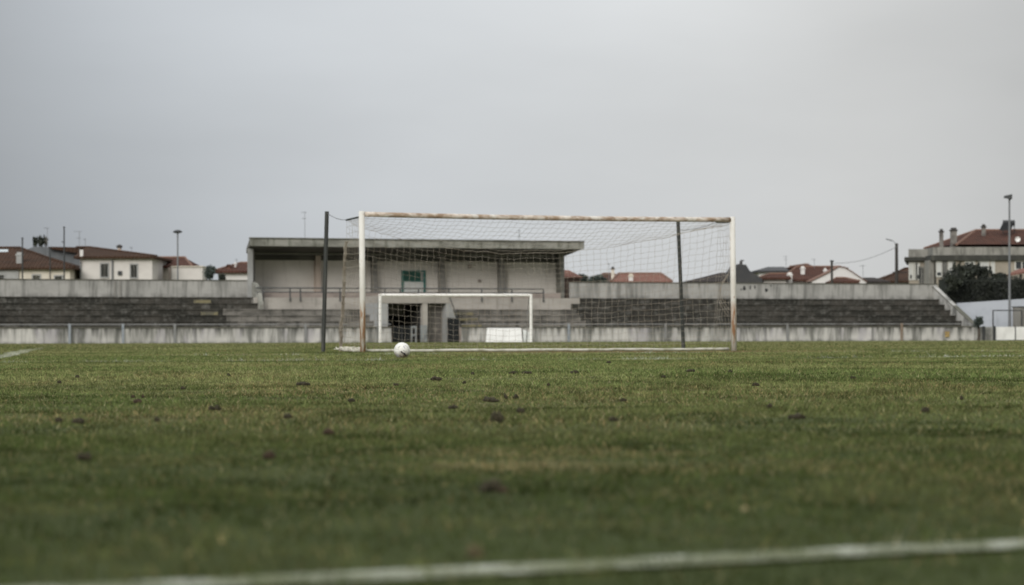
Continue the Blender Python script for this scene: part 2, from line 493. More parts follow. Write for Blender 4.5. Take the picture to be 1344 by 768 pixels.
# ------------------------------------------------------------------ ground sheet
def build_ground():
    xs = np.concatenate([[-900, -400, -150, -70, -40], np.arange(-24, 24.01, 0.16), [40, 70, 150, 400, 900]])
    ys = np.concatenate([[-300, -80, -20, -6], np.arange(-3, 76.01, 0.16), [85, 100, 120, 150, 200, 300, 500, 1000, 2500]])
    X, Y = np.meshgrid(xs, ys)
    Hh = height(X, Y)
    v = np.stack([X.ravel(), Y.ravel(), Hh.ravel()], 1)
    nx, ny = len(xs), len(ys)
    i = np.arange(nx * ny).reshape(ny, nx)
    f = np.stack([i[:-1, :-1].ravel(), i[:-1, 1:].ravel(), i[1:, 1:].ravel(), i[1:, :-1].ravel()], 1)
    me = bpy.data.meshes.new('ground')
    me.vertices.add(len(v)); me.vertices.foreach_set('co', v.ravel())
    me.loops.add(f.size); me.loops.foreach_set('vertex_index', f.ravel().astype(np.int32))
    me.polygons.add(len(f)); me.polygons.foreach_set('loop_start', np.arange(len(f), dtype=np.int32) * 4)
    me.update(calc_edges=True)
    me.polygons.foreach_set('use_smooth', np.ones(len(f), bool))
    at = me.attributes.new('worn', 'FLOAT', 'POINT')
    at.data.foreach_set('value', wear(v[:, 0], v[:, 1]).astype(np.float32))
    at2 = me.attributes.new('dried', 'FLOAT', 'POINT')
    at2.data.foreach_set('value', dry(v[:, 0], v[:, 1]).astype(np.float32))
    m = mat('turf_soil', (0.125, 0.136, 0.054), [
        ((0.08, 0.088, 0.038), (0.35, 0.25, 1), 0.40, 0.62, 0.7),
        ((0.17, 0.16, 0.08), (0.9, 0.35, 1), 0.52, 0.68, 0.7),
        ((0.028, 0.03, 0.014), (6, 1.6, 1), 0.5, 0.66, 0.6)], rough=1.0, bump=(30, 0.5, 0.02), spec=0.05)
    n, l = m.node_tree.nodes, m.node_tree.links
    bs = n['Principled BSDF']
    src = bs.inputs['Base Color'].links[0].from_socket
    at3 = me.attributes.new('near_shade', 'FLOAT', 'POINT')
    at3.data.foreach_set('value', (np.clip((16.0 - v[:, 1]) / 11.0, 0, 1) * np.clip((v[:, 1] + 30) / 10, 0, 1)).astype(np.float32))  # ground colour darkened toward the camera, painting in lens falloff and shaded gaps
    for nm, c, k in (('near_shade', (0.038, 0.048, 0.017), 0.95), ('dried', (0.15, 0.125, 0.055), 0.6), ('worn', (0.13, 0.085, 0.05), 0.85)):
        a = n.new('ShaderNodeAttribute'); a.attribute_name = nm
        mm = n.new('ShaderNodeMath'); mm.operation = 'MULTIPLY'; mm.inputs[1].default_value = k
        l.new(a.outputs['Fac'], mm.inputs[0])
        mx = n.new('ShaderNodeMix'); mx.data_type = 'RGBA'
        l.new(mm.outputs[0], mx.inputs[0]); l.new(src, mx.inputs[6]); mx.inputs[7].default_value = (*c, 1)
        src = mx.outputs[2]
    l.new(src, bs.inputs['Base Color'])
    me.materials.append(m)
    o = bpy.data.objects.new('ground', me)
    COL.objects.link(o)
    tag(o, 'flat football pitch of patchy olive green turf', None, None, 'structure')


build_ground()

# painted lines as thin patchy sheets over the turf
mline = mat('worn_line_paint', (0.32, 0.33, 0.27), [((0.10, 0.11, 0.05), (9, 9, 1), 0.36, 0.52, 0.95)], rough=1.0)
mfaint = mat('faint_line_paint', (0.20, 0.205, 0.11), [((0.07, 0.076, 0.03), (5, 2, 1), 0.42, 0.58, 0.95)], rough=1.0)
LBL = {'halfway_line': 'thick blurred white line across the near foreground grass',
       'penalty_area_line': 'faint broken white line across the grass in front of the ball',
       'goal_area_line': 'very faint worn white line just in front of the goal mouth',
       'side_line': 'short white line running away at the far left edge'}
for nm, a, b, hw, st in LINES:
    mb = MB()
    L = (b - a).length
    d = (b - a) / L
    q = Vector((-d.y, d.x))
    k = max(2, int(L / 0.35))
    row = []
    for i in range(k + 1):
        p = a + d * (L * i / k)
        for sgn in (-1, 1):
            e = p + q * (hw * sgn)
            row.append((e.x, e.y, h1(e.x, e.y) + 0.005))
    mb.v = row
    mb.f = [(2 * i, 2 * i + 2, 2 * i + 3, 2 * i + 1) for i in range(k)]
    mb.m = [0] * k
    o = mb.build(nm, mline if st > 0.7 else mfaint, recalc=False)
    tag(o, LBL[nm], None, None, 'structure')

# ------------------------------------------------------------------ clods
CLODS = [  # px, py, width px, height px, material, label
    (651, 561, 18, 14, 'soil', 'dark rounded clod of earth, tallest lump on the grass in mid pitch'),
    (645, 650, 30, 14, 'soil', 'wide dark brown clod with a reddish tail in the blurred near grass'),
    (641, 528, 24, 5, 'soil', 'long low dark clod just left of two small lumps in mid pitch'),
    (663, 525, 6, 5, 'soil', None), (677, 525, 8, 5, 'soil', None), (658, 652, 14, 5, 'soil_red', None),
    (397, 510, 16, 5, 'soil', None), (674, 494, 10, 3, 'soil', None), (691, 494, 12, 3, 'soil', None),
    (755, 492, 10, 4, 'soil', None), (572, 503, 14, 4, 'soil', None), (620, 495, 7, 3, 'soil', None),
    (683, 547, 12, 5, 'soil', None), (993, 510, 9, 4, 'soil', None), (905, 490, 14, 3, 'soil', None),
    (76, 558, 9, 5, 'soil', None), (103, 561, 14, 7, 'soil', None), (206, 558, 10, 4, 'soil', None),
    (283, 543, 17, 5, 'soil', None), (378, 555, 10, 6, 'soil', None), (431, 576, 14, 6, 'soil_red', 'reddish clod lying in the grass between left edge and middle'),
    (352, 608, 17, 8, 'soil_red', 'reddish brown clod lying in the grass at lower left of centre'),
    (110, 610, 20, 8, 'soil', 'dark clod lying alone in the soft grass at lower left'),
    (174, 525, 5, 3, 'soil_red', None), (187, 525, 5, 3, 'soil_red', None), (180, 532, 11, 4, 'soil_red', None),
    (101, 499, 7, 3, 'soil', None), (78, 505, 8, 3, 'soil', None), (625, 737, 26, 11, 'straw_clod', 'straw coloured lump of turf lying beside the near white line'),
    (1046, 559, 22, 6, 'soil', 'flat dark clod in the grass at right of centre'), (1215, 549, 12, 6, 'soil', None),
    (1262, 527, 5, 4, 'soil', None), (818, 527, 8, 3, 'soil', None), (720, 511, 6, 3, 'soil', None),
    (800, 478, 8, 3, 'soil', None), (958, 491, 8, 3, 'soil', None), (1010, 541, 8, 4, 'soil', None),
    (595, 540, 14, 3, 'soil', None), (870, 500, 6, 3, 'soil', None), (520, 512, 8, 3, 'soil', None),
    (460, 531, 9, 4, 'soil', None), (610, 508, 6, 3, 'soil', None), (805, 563, 14, 4, 'soil', None),
    (1120, 500, 7, 3, 'soil', None), (300, 497, 8, 3, 'soil', None), (240, 515, 7, 3, 'soil', None),
]
CPOS = []
for px, py, wpx, hpx, mk, lab in CLODS:
    x, d = G(px, py)
    s = F / d
    rw, rh = 0.5 * wpx / s, 0.62 * hpx / s + 0.004
    CPOS.append((x, d, rw))
    bm = bmesh.new()
    rc = random.Random(int(px * 7 + py))
    nl = 5 if wpx < 9 else 9
    for q in range(nl):
        n0 = len(bm.verts)
        g = bmesh.ops.create_icosphere(bm, subdivisions=2, radius=1)
        big = rc.uniform(0.30, 0.55) if q else 0.62
        ox = rc.uniform(-0.75, 0.75) * rw if q else 0.0
        oy = rc.uniform(-0.6, 0.6) * rw
        oz = rc.uniform(0.0, 0.35) * rh * (1 - abs(ox) / rw)
        ph = [rc.uniform(0, 6) for _ in range(4)]
        for v in g['verts']:
            c = v.co.copy()
            k = 1 + 0.25 * math.sin(3.1 * c.x + ph[0]) + 0.22 * math.sin(4.3 * c.y + ph[1]) + 0.2 * math.sin(6 * c.z + 3 * c.x + ph[2])
            k *= rc.uniform(0.9, 1.1)
            v.co = Vector((ox + c.x * k * rw * big, oy + c.y * k * rw * big, oz + max(-0.3, c.z) * k * rh * (0.45 + big * 0.7)))
    me = bpy.data.meshes.new('soil_clod')
    bm.to_mesh(me); bm.free()
    me.materials.append(M[mk])
    me.polygons.foreach_set('use_smooth', [True] * len(me.polygons))
    o = bpy.data.objects.new('soil_clod', me)
    COL.objects.link(o)
    o.location = (x, d, h1(x, d) + 0.014)
    if lab is None:
        lab = {'soil': 'small dark clod of earth lying in the grass', 'soil_red': 'small reddish crumb of earth lying in the grass'}[mk]
    tag(o, lab, 'clod', 'clods of earth scattered over the pitch')
# yellow leaf
x, d = G(976, 687)
mb = MB()
lp = [(-0.011, 0, 0.0), (-0.004, 0.004, 0.011), (0.007, 0.003, 0.012), (0.013, 0, 0.004), (0.006, -0.003, -0.002), (-0.004, -0.003, -0.003)]
mb.prism([Vector((x, d, 0.020)) + Vector(p) * 0.45 for p in lp], (0.0005, 0.0016, 0.0006))
tag(mb.build('dry_leaf', M['leaf_yellow']), 'small yellow dry leaf lying in the near grass at right', 'leaf')


# ------------------------------------------------------------------ grass blades
def build_grass():
    Xs, Ys, Ws, Hs = [], [], [], []
    for d0, d1, dens, bw, bh in ((0.8, 8, 8500, 0.0028, 0.0155), (8, 18, 4600, 0.0042, 0.019), (18, 35, 2300, 0.0062, 0.023),
                                 (35, 64, 900, 0.011, 0.024), (64, 132, 130, 0.03, 0.024)):
        side = 3.2 if d0 < 30 else 2.0
        area = 0.2 * (d1 ** 2 - d0 ** 2) + 2 * side * (d1 - d0)
        n = int(area * dens)
        y = np.sqrt(rng.uniform(d0 ** 2, d1 ** 2, n))
        x = rng.uniform(-1, 1, n) * (0.2 * y + side)
        Xs.append(x); Ys.append(y)
        Ws.append(np.full(n, bw)); Hs.append(np.full(n, bh))
    x, y, bw, bh = map(np.concatenate, (Xs, Ys, Ws, Hs))
    wr, dr = wear(x, y), dry(x, y)
    keep = rng.random(len(x)) > wr * 0.85 + np.clip((fbm(x, y, 1.9, 303, 2) - 0.60) * 2.2, 0, 0.5)
    for cx, cy, r in CPOS:
        e = np.hypot((x - cx) / (r * 1.25), (y - cy) / (r * 1.25 + 0.12))
        keep &= ~((e < 1) & (rng.random(len(x)) < 0.6))
    x, y, bw, bh, wr, dr = (a[keep] for a in (x, y, bw, bh, wr, dr))
    n = len(x)
    tall = fbm(x, y, 0.8, 404, 2)
    tf = vnoise(x * 36 + 900, y * 36 + 900, 707)
    lmk = line_mask(x, y)
    bh = bh * (1 + lmk * np.where(y < 6, 0.1 + 5.0 * vnoise(x * 42 + 70, y * 42 + 70, 63) ** 2, 1.1)) * (0.36 + 1.15 * tf ** 2.5) * rng.uniform(0.6, 1.3, n) * (0.62 + 0.8 * tall) * (1 - 0.5 * wr)
    bw = bw * rng.uniform(0.7, 1.3, n)
    yaw = rng.uniform(0, 2 * np.pi, n)
    la = rng.uniform(0, 2 * np.pi, n)
    ll = bh * rng.uniform(0.2, 1.4, n)
    z = height(x, y) - 0.001
    cx_, sy_ = np.cos(yaw) * bw / 2, np.sin(yaw) * bw / 2
    v = np.empty((n, 3, 3), np.float32)
    v[:, 0] = np.stack([x - cx_, y - sy_, z], 1)
    v[:, 1] = np.stack([x + cx_, y + sy_, z], 1)
    v[:, 2] = np.stack([x + np.cos(la) * ll, y + np.sin(la) * ll, z + bh], 1)
    # colour: green, olive, straw, painted white on the lines
    t = fbm(x, y, 0.45, 505, 3)
    r1, r2 = rng.random(n), rng.random(n)
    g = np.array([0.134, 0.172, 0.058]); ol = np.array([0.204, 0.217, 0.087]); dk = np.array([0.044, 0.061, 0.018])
    st = np.array([0.26, 0.205, 0.10])
    c = g + (ol - g) * np.clip((t - 0.35) * 3 + (r1 - 0.5) * 0.7, 0, 1)[:, None]
    c = c + (ol * np.array([1.0, 0.95, 1.1]) - c) * (np.clip((y - 35) / 50, 0, 1) * 0.7)[:, None]
    near_shade = np.clip((16.0 - y) / 12.0, 0, 0.90)                    # near blades coloured darker, imitating lens falloff and shade between blades
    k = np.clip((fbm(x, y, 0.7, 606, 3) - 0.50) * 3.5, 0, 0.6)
    c = c + (dk - c) * np.maximum(k, near_shade)[:, None]
    k2 = np.clip((fbm(x, y, 3.2, 808, 2) - 0.55) * 4.5, 0, 0.75) * np.clip((22 - y) / 8, 0, 1)
    c = c + (dk * 0.6 - c) * k2[:, None]
    k3 = np.clip((fbm(x, y, 2.6, 818, 2) - 0.58) * 4.0, 0, 0.7) * np.clip((22 - y) / 8, 0, 1)
    c = c + (ol * 0.55 - c) * k3[:, None]
    sw = (r2 < 0.05 + 0.5 * dr + 0.25 * wr)
    c = np.where(sw[:, None], st * rng.uniform(0.6, 1.1, n)[:, None], c)
    tuft = 0.35 * vnoise(x * 13 + 300, y * 13 + 300, 711) + 0.65 * vnoise(x * 36 + 300, y * 36 + 300, 709)
    sb = rng.random(n) < 0.85 * wr
    c = np.where(sb[:, None], np.array([0.24, 0.155, 0.085]), c)
    c = c * (rng.uniform(0.55, 1.35, n) * np.clip(0.36 + 1.42 * tuft + np.clip((y - 9) / 6, 0, 1) * (tuft - 0.5) * 1.1, 0.12, 2.2))[:, None]
    hi = rng.random(n) < 0.045
    hi &= rng.random(n) < np.clip(y / 14, 0.25, 1)
    c = np.where(hi[:, None], np.array([0.40, 0.36, 0.20]) * rng.uniform(0.6, 1.1, n)[:, None], c)
    lm = lmk * rng.uniform(0.5, 1.0, n) * (rng.random(n) < np.where(y < 6, 0.62, 1.0))
    c = c + (np.array([0.56, 0.57, 0.50]) - c) * lm[:, None]
    me = bpy.data.meshes.new('grass')
    me.vertices.add(3 * n); me.vertices.foreach_set('co', v.ravel())
    me.loops.add(3 * n); me.loops.foreach_set('vertex_index', np.arange(3 * n, dtype=np.int32))
    me.polygons.add(n); me.polygons.foreach_set('loop_start', np.arange(n, dtype=np.int32) * 3)
    me.update(calc_edges=True)
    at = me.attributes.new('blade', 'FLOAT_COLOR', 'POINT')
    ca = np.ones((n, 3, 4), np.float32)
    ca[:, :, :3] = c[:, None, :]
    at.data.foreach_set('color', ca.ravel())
    m = bpy.data.materials.new('grass_blades')
    m.use_nodes = True
    nt = m.node_tree
    nt.nodes.clear()
    a = nt.nodes.new('ShaderNodeAttribute'); a.attribute_name = 'blade'
    df = nt.nodes.new('ShaderNodeBsdfDiffuse'); tr = nt.nodes.new('ShaderNodeBsdfTranslucent')
    mx = nt.nodes.new('ShaderNodeMixShader'); mx.inputs[0].default_value = 0.35
    out = nt.nodes.new('ShaderNodeOutputMaterial')
    nt.links.new(a.outputs['Color'], df.inputs['Color']); nt.links.new(a.outputs['Color'], tr.inputs['Color'])
    nt.links.new(df.outputs[0], mx.inputs[1]); nt.links.new(tr.outputs[0], mx.inputs[2])
    nt.links.new(mx.outputs[0], out.inputs['Surface'])
    me.materials.append(m)
    o = bpy.data.objects.new('grass', me)
    COL.objects.link(o)
    tag(o, 'short worn olive green grass covering the pitch', None, None, 'stuff')


build_grass()


# ------------------------------------------------------------------ near goal
def gpt(q, dep, z):
    """q metres along the goal line from the left post, dep metres behind it"""
    p = GL + GA * q + GB * dep
    return Vector((p.x, p.y, z))


goal = thing('football_goal', (GC.x, GC.y, 0), 'large weathered white football goal with rusty crossbar and sagging net', 'goal')
HT = 2.44
for q, tx in ((0, -0.02), (GW, -0.03)):
    mb = MB()
    mb.tube([gpt(q, 0, -0.05), gpt(q + tx * 0.5, 0, 1.2), gpt(q + tx, 0, HT + 0.055)], 0.052, 18)
    mb.build('post', M['goal_white'], goal, smooth=True)
mb = MB()
pts = [gpt(-0.02 + (GW - 0.01) * i / 14, 0, HT - 0.018 * math.sin(PI * i / 14)) for i in range(15)]
pts[0] = gpt(-0.02 + 0.053, 0, HT)
pts[-1] = gpt(GW - 0.03 - 0.053, 0, HT)
mb.tube(pts, 0.045, 18)
mb.build('crossbar', M['goal_bar'], goal, smooth=True)
# ground bar: a little wavy, lying just behind the posts
mb = MB()
mb.tube([gpt(-0.16 + (GW + 0.1) * i / 40, 0.10, 0.034 + 0.003 * math.sin(i * 0.7) + 0.002 * math.sin(i * 2.1)) for i in range(41)], 0.024, 8)
mb.build('ground_bar', M['ground_bar'], goal, smooth=True)
# net brackets
mb = MB(); mb.tube([gpt(-0.02, 0.0, 2.40), gpt(-0.02, 0.82, 2.37)], 0.017, 8)
mb.build('net_bracket', M['dark_pole'], goal)
mb = MB(); mb.tube([gpt(GW - 0.03, 0.0, 2.40), gpt(GW - 0.05, 0.62, 2.41)], 0.014, 8)
mb.build('net_bracket', M['dark_pole'], goal)


def build_net():
    nu = 58
    nt_, nb = 9, 19

    def rope(t):
        sag = math.sin(PI * t) ** 0.85
        return 0.82 + 0.75 * sag - 0.2 * t, 2.37 - 0.56 * sag + 0.04 * t

    def bottom(t):
        return 1.20 + 0.35 * math.sin(PI * t) - 0.35 * t, 0.03

    def profile(t):
        d1, z1 = rope(t)
        d2, z2 = bottom(t)
        out = []
        for i in range(nt_ + 1):
            s = i / nt_
            out.append((d1 * s, 2.42 + (z1 - 2.42) * s - 0.05 * math.sin(PI * s)))
        for i in range(1, nb + 1):
            s = i / nb
            out.append((d1 + (d2 - d1) * s + 0.10 * math.sin(PI * s) * math.sin(PI * t), z1 + (z2 - z1) * s))
        return out

    rj = random.Random(3)
    grid = []
    for i in range(nu + 1):
        t = i / nu
        col = []
        for j, (d, z) in enumerate(profile(t)):
            a = 0.013 if 0 < j else 0
            wob = 0.03 * math.sin(5.5 * t + j * 0.3) * (j > 0)
            col.append(gpt(GW * t + rj.uniform(-a, a) - 0.01 + wob * (0 < i < nu), max(0, d + rj.uniform(-a, a)), max(0.02, z + rj.uniform(-a, a) - 0.02 * math.sin(PI * ((i * 0.13) % 1)))))
        grid.append(col)
    mb = MB()
    R = 0.0020

    def seg(a, b, r=R):
        mb.tube([a, b], r, 4, cap=False)

    for i in range(nu + 1):
        mb.tube(grid[i], R, 4, cap=False)
    for j in range(1, nt_ + nb + 1):
        row = [grid[i][j] for i in range(nu + 1)]
        mb.tube(row, 0.0034 if j == nt_ else (0.005 if j == nt_ + nb else R), 4, cap=False)
    # side nets
    for t, q in ((0, -0.02), (1, GW - 0.03)):
        edge = grid[0] if t == 0 else grid[nu]
        back = edge[nt_:]
        ns = 7
        cols = []
        for k in range(ns + 1):
            s = k / ns
            c = []
            for j in range(nb + 1):
                z = 2.40 * (1 - j / nb) + 0.03 * j / nb
                p = gpt(q, 0.02, z)
                e = back[j]
                w = p.lerp(e, s)
                w += Vector((rj.uniform(-1, 1), rj.uniform(-1, 1), rj.uniform(-1, 1))) * 0.014 * (0 < k < ns)
                w += Vector((GA.x, GA.y, 0)) * (0.06 * math.sin(PI * s) * math.sin(2.2 * PI * j / nb))
                if w.z < 0.02: w.z = 0.02
                c.append(w)
            cols.append(c)
        for c in cols:
            mb.tube(c, R * 1.15, 4, cap=False)
        for j in range(nb + 1):
            mb.tube([c[j] for c in cols], R * 1.15, 4, cap=False)
        for k in range(36 if t == 0 else 7):            # gathered slack along the edge
            c = [p + Vector((rj.uniform(-1, 1) * 0.035, rj.uniform(-1, 1) * 0.05, 0)) for p in back]
            if t == 0: mb.tube(c[3:], R * 1.2, 4, cap=False)
        # loose loop by the post
        base = gpt(q, 0.15, 1.28)
        if t == 1:
            for k in range(3):
                mb.tube([base + Vector((-0.02 - 0.17 * math.sin(PI * s / 8) + 0.02 * k, 0.1, 0.15 * k / 3 - 0.72 * s / 8 + 0.1)) for s in range(9)], 0.0035, 4, cap=False)
    mb.build('net', M['net'], goal, recalc=False)
    # slack of the net heaped on the ground beside the left post
    mb = MB()
    for k in range(46):
        q, dd = rj.uniform(-0.06, 0.14), rj.uniform(0.25, 1.25)
        p = gpt(q - 0.02, dd, 0)
        pts = []
        for s in range(5):
            p = p + Vector((rj.uniform(-1, 1) * 0.07, rj.uniform(-1, 1) * 0.09, 0))
            pts.append(Vector((p.x, p.y, 0.028 + 0.075 * rj.random())))
        mb.tube(pts, 0.0055, 5)
    mb.build('net_slack', M['net_white'], goal)


build_net()

# dark net poles behind, leaning a little, each with a wire to the net
pb, ptop = gpt(0, 2.2, -0.05), P(429.5, 277.6, 52.45)
o = thing('net_pole', (pb.x, pb.y, 0), 'dark leaning metal pole standing clear of the goal at its left', 'pole', 'dark poles that hold up the goal net')
MB().tube([pb, pb.lerp(ptop, 0.55), ptop], 0.038, 12).build('shaft', M['dark_pole'], o, smooth=False)
a = ptop - Vector((0, 0, 0.03)); b = gpt(-0.02, 0.82, 2.37)
MB().tube([a.lerp(b, i / 6) - Vector((0, 0, 0.035 * math.sin(PI * i / 6))) for i in range(7)], 0.0055, 5).build('wire', M['wire'], o)
pb, ptop = gpt(GW, 2.15, -0.05), P(890.3, 289.3, 55.1)
o = thing('net_pole', (pb.x, pb.y, 0), 'dark leaning metal pole seen through the net near the right post', 'pole', 'dark poles that hold up the goal net')
MB().tube([pb, pb.lerp(ptop, 0.55), ptop], 0.036, 12).build('shaft', M['dark_pole'], o)
a = ptop - Vector((0, 0, 0.2)); b = gpt(GW - 0.05, 0.62, 2.41)
MB().tube([a.lerp(b, i / 6) - Vector((0, 0, 0.03 * math.sin(PI * i / 6))) for i in range(7)], 0.0055, 5).build('wire', M['wire'], o)


# ------------------------------------------------------------------ ball
def build_ball():
    R = 0.1025
    d = 36.0
    p = P(527.6, 470, d)
    root = thing('football', (p.x, d, h1(p.x, d)), 'white muddy football with dark markings on the grass before the goal', 'ball')
    bm = bmesh.new()
    bmesh.ops.create_icosphere(bm, subdivisions=5, radius=1)
    ic = bmesh.new()
    bmesh.ops.create_icosphere(ic, subdivisions=1, radius=1)
    rot = Matrix.Rotation(0.5, 3, 'X') @ Matrix.Rotation(0.7, 3, 'Y') @ Matrix.Rotation(0.35, 3, 'Z')
    pent = [(rot @ v.co).normalized() for v in ic.verts]
    hexs = [(rot @ f.calc_center_median()).normalized() for f in ic.faces]
    ic.free()
    cen = [(c, 0.0) for c in pent] + [(c, 0.0) for c in hexs]
    K = np.array([[c.x, c.y, c.z] for c, _ in cen])
    dirs = np.array([v.co.normalized()[:] for v in bm.verts])
    wt = np.array([1.012] * 12 + [1.0] * 20)
    dd = dirs @ K.T * wt
    srt = np.sort(dd, axis=1)
    gap = srt[:, -1] - srt[:, -2]
    for v, g in zip(bm.verts, gap):
        k = min(1.0, g / 0.022)
        v.co = v.co.normalized() * (R * (0.970 + 0.030 * k))
    def near(c, a, b, r):
        ax, az, bx, bz = *a, *b
        t = max(0, min(1, ((c.x - ax) * (bx - ax) + (c.z - az) * (bz - az)) / ((bx - ax) ** 2 + (bz - az) ** 2)))
        return math.hypot(c.x - ax - t * (bx - ax), c.z - az - t * (bz - az)) < r * (1.25 - 0.6 * t)
    strokes = [((-0.06, -0.16), (0.30, -0.40), 0.075, 1), ((0.30, -0.40), (0.52, -0.62), 0.10, 1), ((0.26, 0.52), (0.40, 0.26), 0.055, 2), ((-0.62, -0.5), (-0.2, -0.78), 0.05, 2)]
    bm.verts.index_update()
    for f in bm.faces:
        c = f.calc_center_median().normalized()
        for a_, b_, r_, mi in strokes:
            if near(c, a_, b_, r_) and (c.y < 0.1 or c.z < 0.3):
                f.material_index = mi
        if f.material_index == 0 and min(gap[v.index] for v in f.verts) < 0.006:
            f.material_index = 3
        f.smooth = True
    me = bpy.data.meshes.new('ball_skin')
    for v in bm.verts: v.co.z += 0.0
    bm.to_mesh(me); bm.free()
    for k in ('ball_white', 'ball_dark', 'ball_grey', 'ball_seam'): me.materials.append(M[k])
    o = bpy.data.objects.new('ball_skin', me)
    COL.objects.link(o)
    o.parent = root
    o.location = (0, 0, R)


build_ball()

# ------------------------------------------------------------------ far goal before the wall
fl, fr = P(499, 449, 145.0), P(697, 448, 146.5)
fg = thing('football_goal', ((fl.x + fr.x) / 2, 145.7, 0), 'smaller looking plain white goal far off before the stand', 'goal')
ztop = 2.40
for p in (fl, fr):
    MB().tube([(p.x, p.y, -0.05), (p.x, p.y, ztop + 0.07)], 0.072, 12).build('post', M['far_white'], fg, smooth=False)
dv = (Vector((fr.x, fr.y)) - Vector((fl.x, fl.y))).normalized()
MB().tube([(fl.x + dv.x * 0.073, fl.y + dv.y * 0.073, ztop), (fr.x - dv.x * 0.073, fr.y - dv.y * 0.073, ztop)], 0.072, 12).build('crossbar', M['far_white'], fg)
nb_ = Vector((-dv.y, dv.x))
for p, s in ((fl, 1), (fr, 1)):
    t0 = Vector((p.x, p.y, ztop)) + Vector((nb_.x, nb_.y, 0)) * 0.09
    t1 = t0 + Vector((nb_.x, nb_.y, 0)) * 0.55
    t1.z = ztop - 0.25
    t2 = t1 + Vector((nb_.x, nb_.y, 0)) * 0.55
    t2.z = 0
    MB().tube([t0, t1, t2], 0.028, 6).build('back_stay', M['wall_rail'], fg)

# ------------------------------------------------------------------ low front wall
LW0, LW1 = U(-140, 0), U(514, 0)
RW0, RW1 = U(606, 0), U(1279, 0)
WH = 0.74


def low_wall(u0, u1, label, posts):
    c = W((u0 + u1) / 2, 0, 0)
    o = thing('perimeter_wall', c, label, 'wall', 'low concrete walls along the pitch')
    mb = MB(); mb.wbox(u0, u1, 0, 0.22, -0.1, WH); ob = mb.build('wall_face', M['wall'], o)
    mb = MB(); mb.wbox(u0, u1, -0.03, 0.25, WH + 0.002, WH + 0.06); mb.build('coping', M['cap'], o)
    mb = MB(); mb.tube([W(u0, 0.12, 0.93), W(u1, 0.12, 0.93)], 0.026, 6); mb.build('handrail', M['wall_rail'], o)
    for px, mk in posts:
        u = U(px, 0)
        mb = MB(); mb.wbox(u - 0.055, u + 0.055, -0.10, -0.002, 0.0, 0.97); mb.build('rail_post', M[mk], o)
    return o


low_wall(LW0, LW1, 'stained low concrete wall left of the tunnel mouth', [(-60, 'wall_rail'), (91, 'blue_post'), (161, 'blue_post'), (229, 'wall_rail'), (400.5, 'wall_rail')])
low_wall(RW0, RW1, 'stained low concrete wall right of the tunnel mouth', [(746, 'blue_post'), (873, 'wall_rail'), (1033, 'wall_rail'), (1183, 'rust_post')])

# terraces
SR, ST, W0, Z0 = 0.312, 0.62, 0.72, 0.80


def terrace(u0, u1, n, mk, label, w0=W0, ext=None):
    o = thing('terrace', W((u0 + u1) / 2, w0, 0), label, 'terrace', 'concrete terraces behind the low wall')
    for k in range(n):
        if ext and k == 4: u1 = ext
        mb = MB()
        zb = -0.1 if k == 0 else Z0 + SR * (k - 1) + 0.002
        zt = Z0 + SR * k
        wa = w0 + ST * k
        mb.wbox(u0, u1, wa, w0 + ST * n + 0.1, zb, zt - 0.055)
        mb.wbox(u0, u1, wa - 0.04, w0 + ST * n + 0.1, zt - 0.053, zt)
        mb.build('step', M[mk], o)
    return o


terrace(U(-150, 2), U(297, 2), 6, 'dark_step', 'dark mossy concrete terrace on the left of the stand', ext=U(331, 4.2))
terrace(U(297, 2) + 0.003, U(498, 2), 4, 'grey_step', 'worn greyish terrace steps between yellow steps and tunnel')
terrace(U(606, 2), U(762, 2), 4, 'grey_step', 'worn greyish terrace steps right of the tunnel below the stand')
uR = U(1275, 0.3)
terrace(U(762, 2) + 0.003, uR - 0.003, 6, 'dark_step', 'dark mossy concrete terrace on the right of the stand')


def stair(px0, px1, label, n0, n1, skip=None):
    w = 0.5
    u0, u1 = U(px0, 1.2), U(px1, 1.2)
    o = thing('stair', W((u0 + u1) / 2, W0, 0), label, 'steps', 'yellow painted stairs up the terraces')
    for k in range(n0, n1):
        if skip == k: continue
        mb = MB()
        wa = W0 + ST * k - 0.30
        mb.wbox(u0, u1, wa, W0 + ST * k - 0.055, Z0 + SR * (k - 1) + 0.004, Z0 + SR * (k - 1) + SR * 0.5)
        mb.build('tread', M['yellow_step'], o)


stair(273, 294, 'short flight of faded yellow steps on the left terrace', 3, 6, 4)
stair(605, 631, 'short flight of yellow edged steps beside the black board', 1, 4)

# parapets on top of the terraces
WP = W0 + 6 * ST + 0.1
ZP0, ZP1 = Z0 + 5 * SR, 3.22


def parapet(u0, u1, label, pipes):
    o = thing('parapet_wall', W((u0 + u1) / 2, WP, 0), label, 'wall', 'pale parapets along the top of the terraces')
    MB().wbox(u0, u1, WP, WP + 0.22, 0, ZP1).build('wall_face', M['parapet'], o)
    MB().wbox(u0 - 0.02, u1 + 0.02, WP - 0.03, WP + 0.25, ZP1 + 0.002, ZP1 + 0.05).build('coping', M['cap'], o)
    for px in pipes:
        u = U(px, WP)
        MB().wbox(u - 0.035, u + 0.035, WP - 0.06, WP - 0.002, ZP0, ZP1 - 0.03).build('joint_strip', M['pier'], o)
    return o


parapet(U(-150, WP), U(327, WP), 'pale weathered parapet above the left terrace', (151, 158))
prw = parapet(U(749, WP), U(1231, WP), 'long pale parapet with dark scrawl above the right terrace', ())
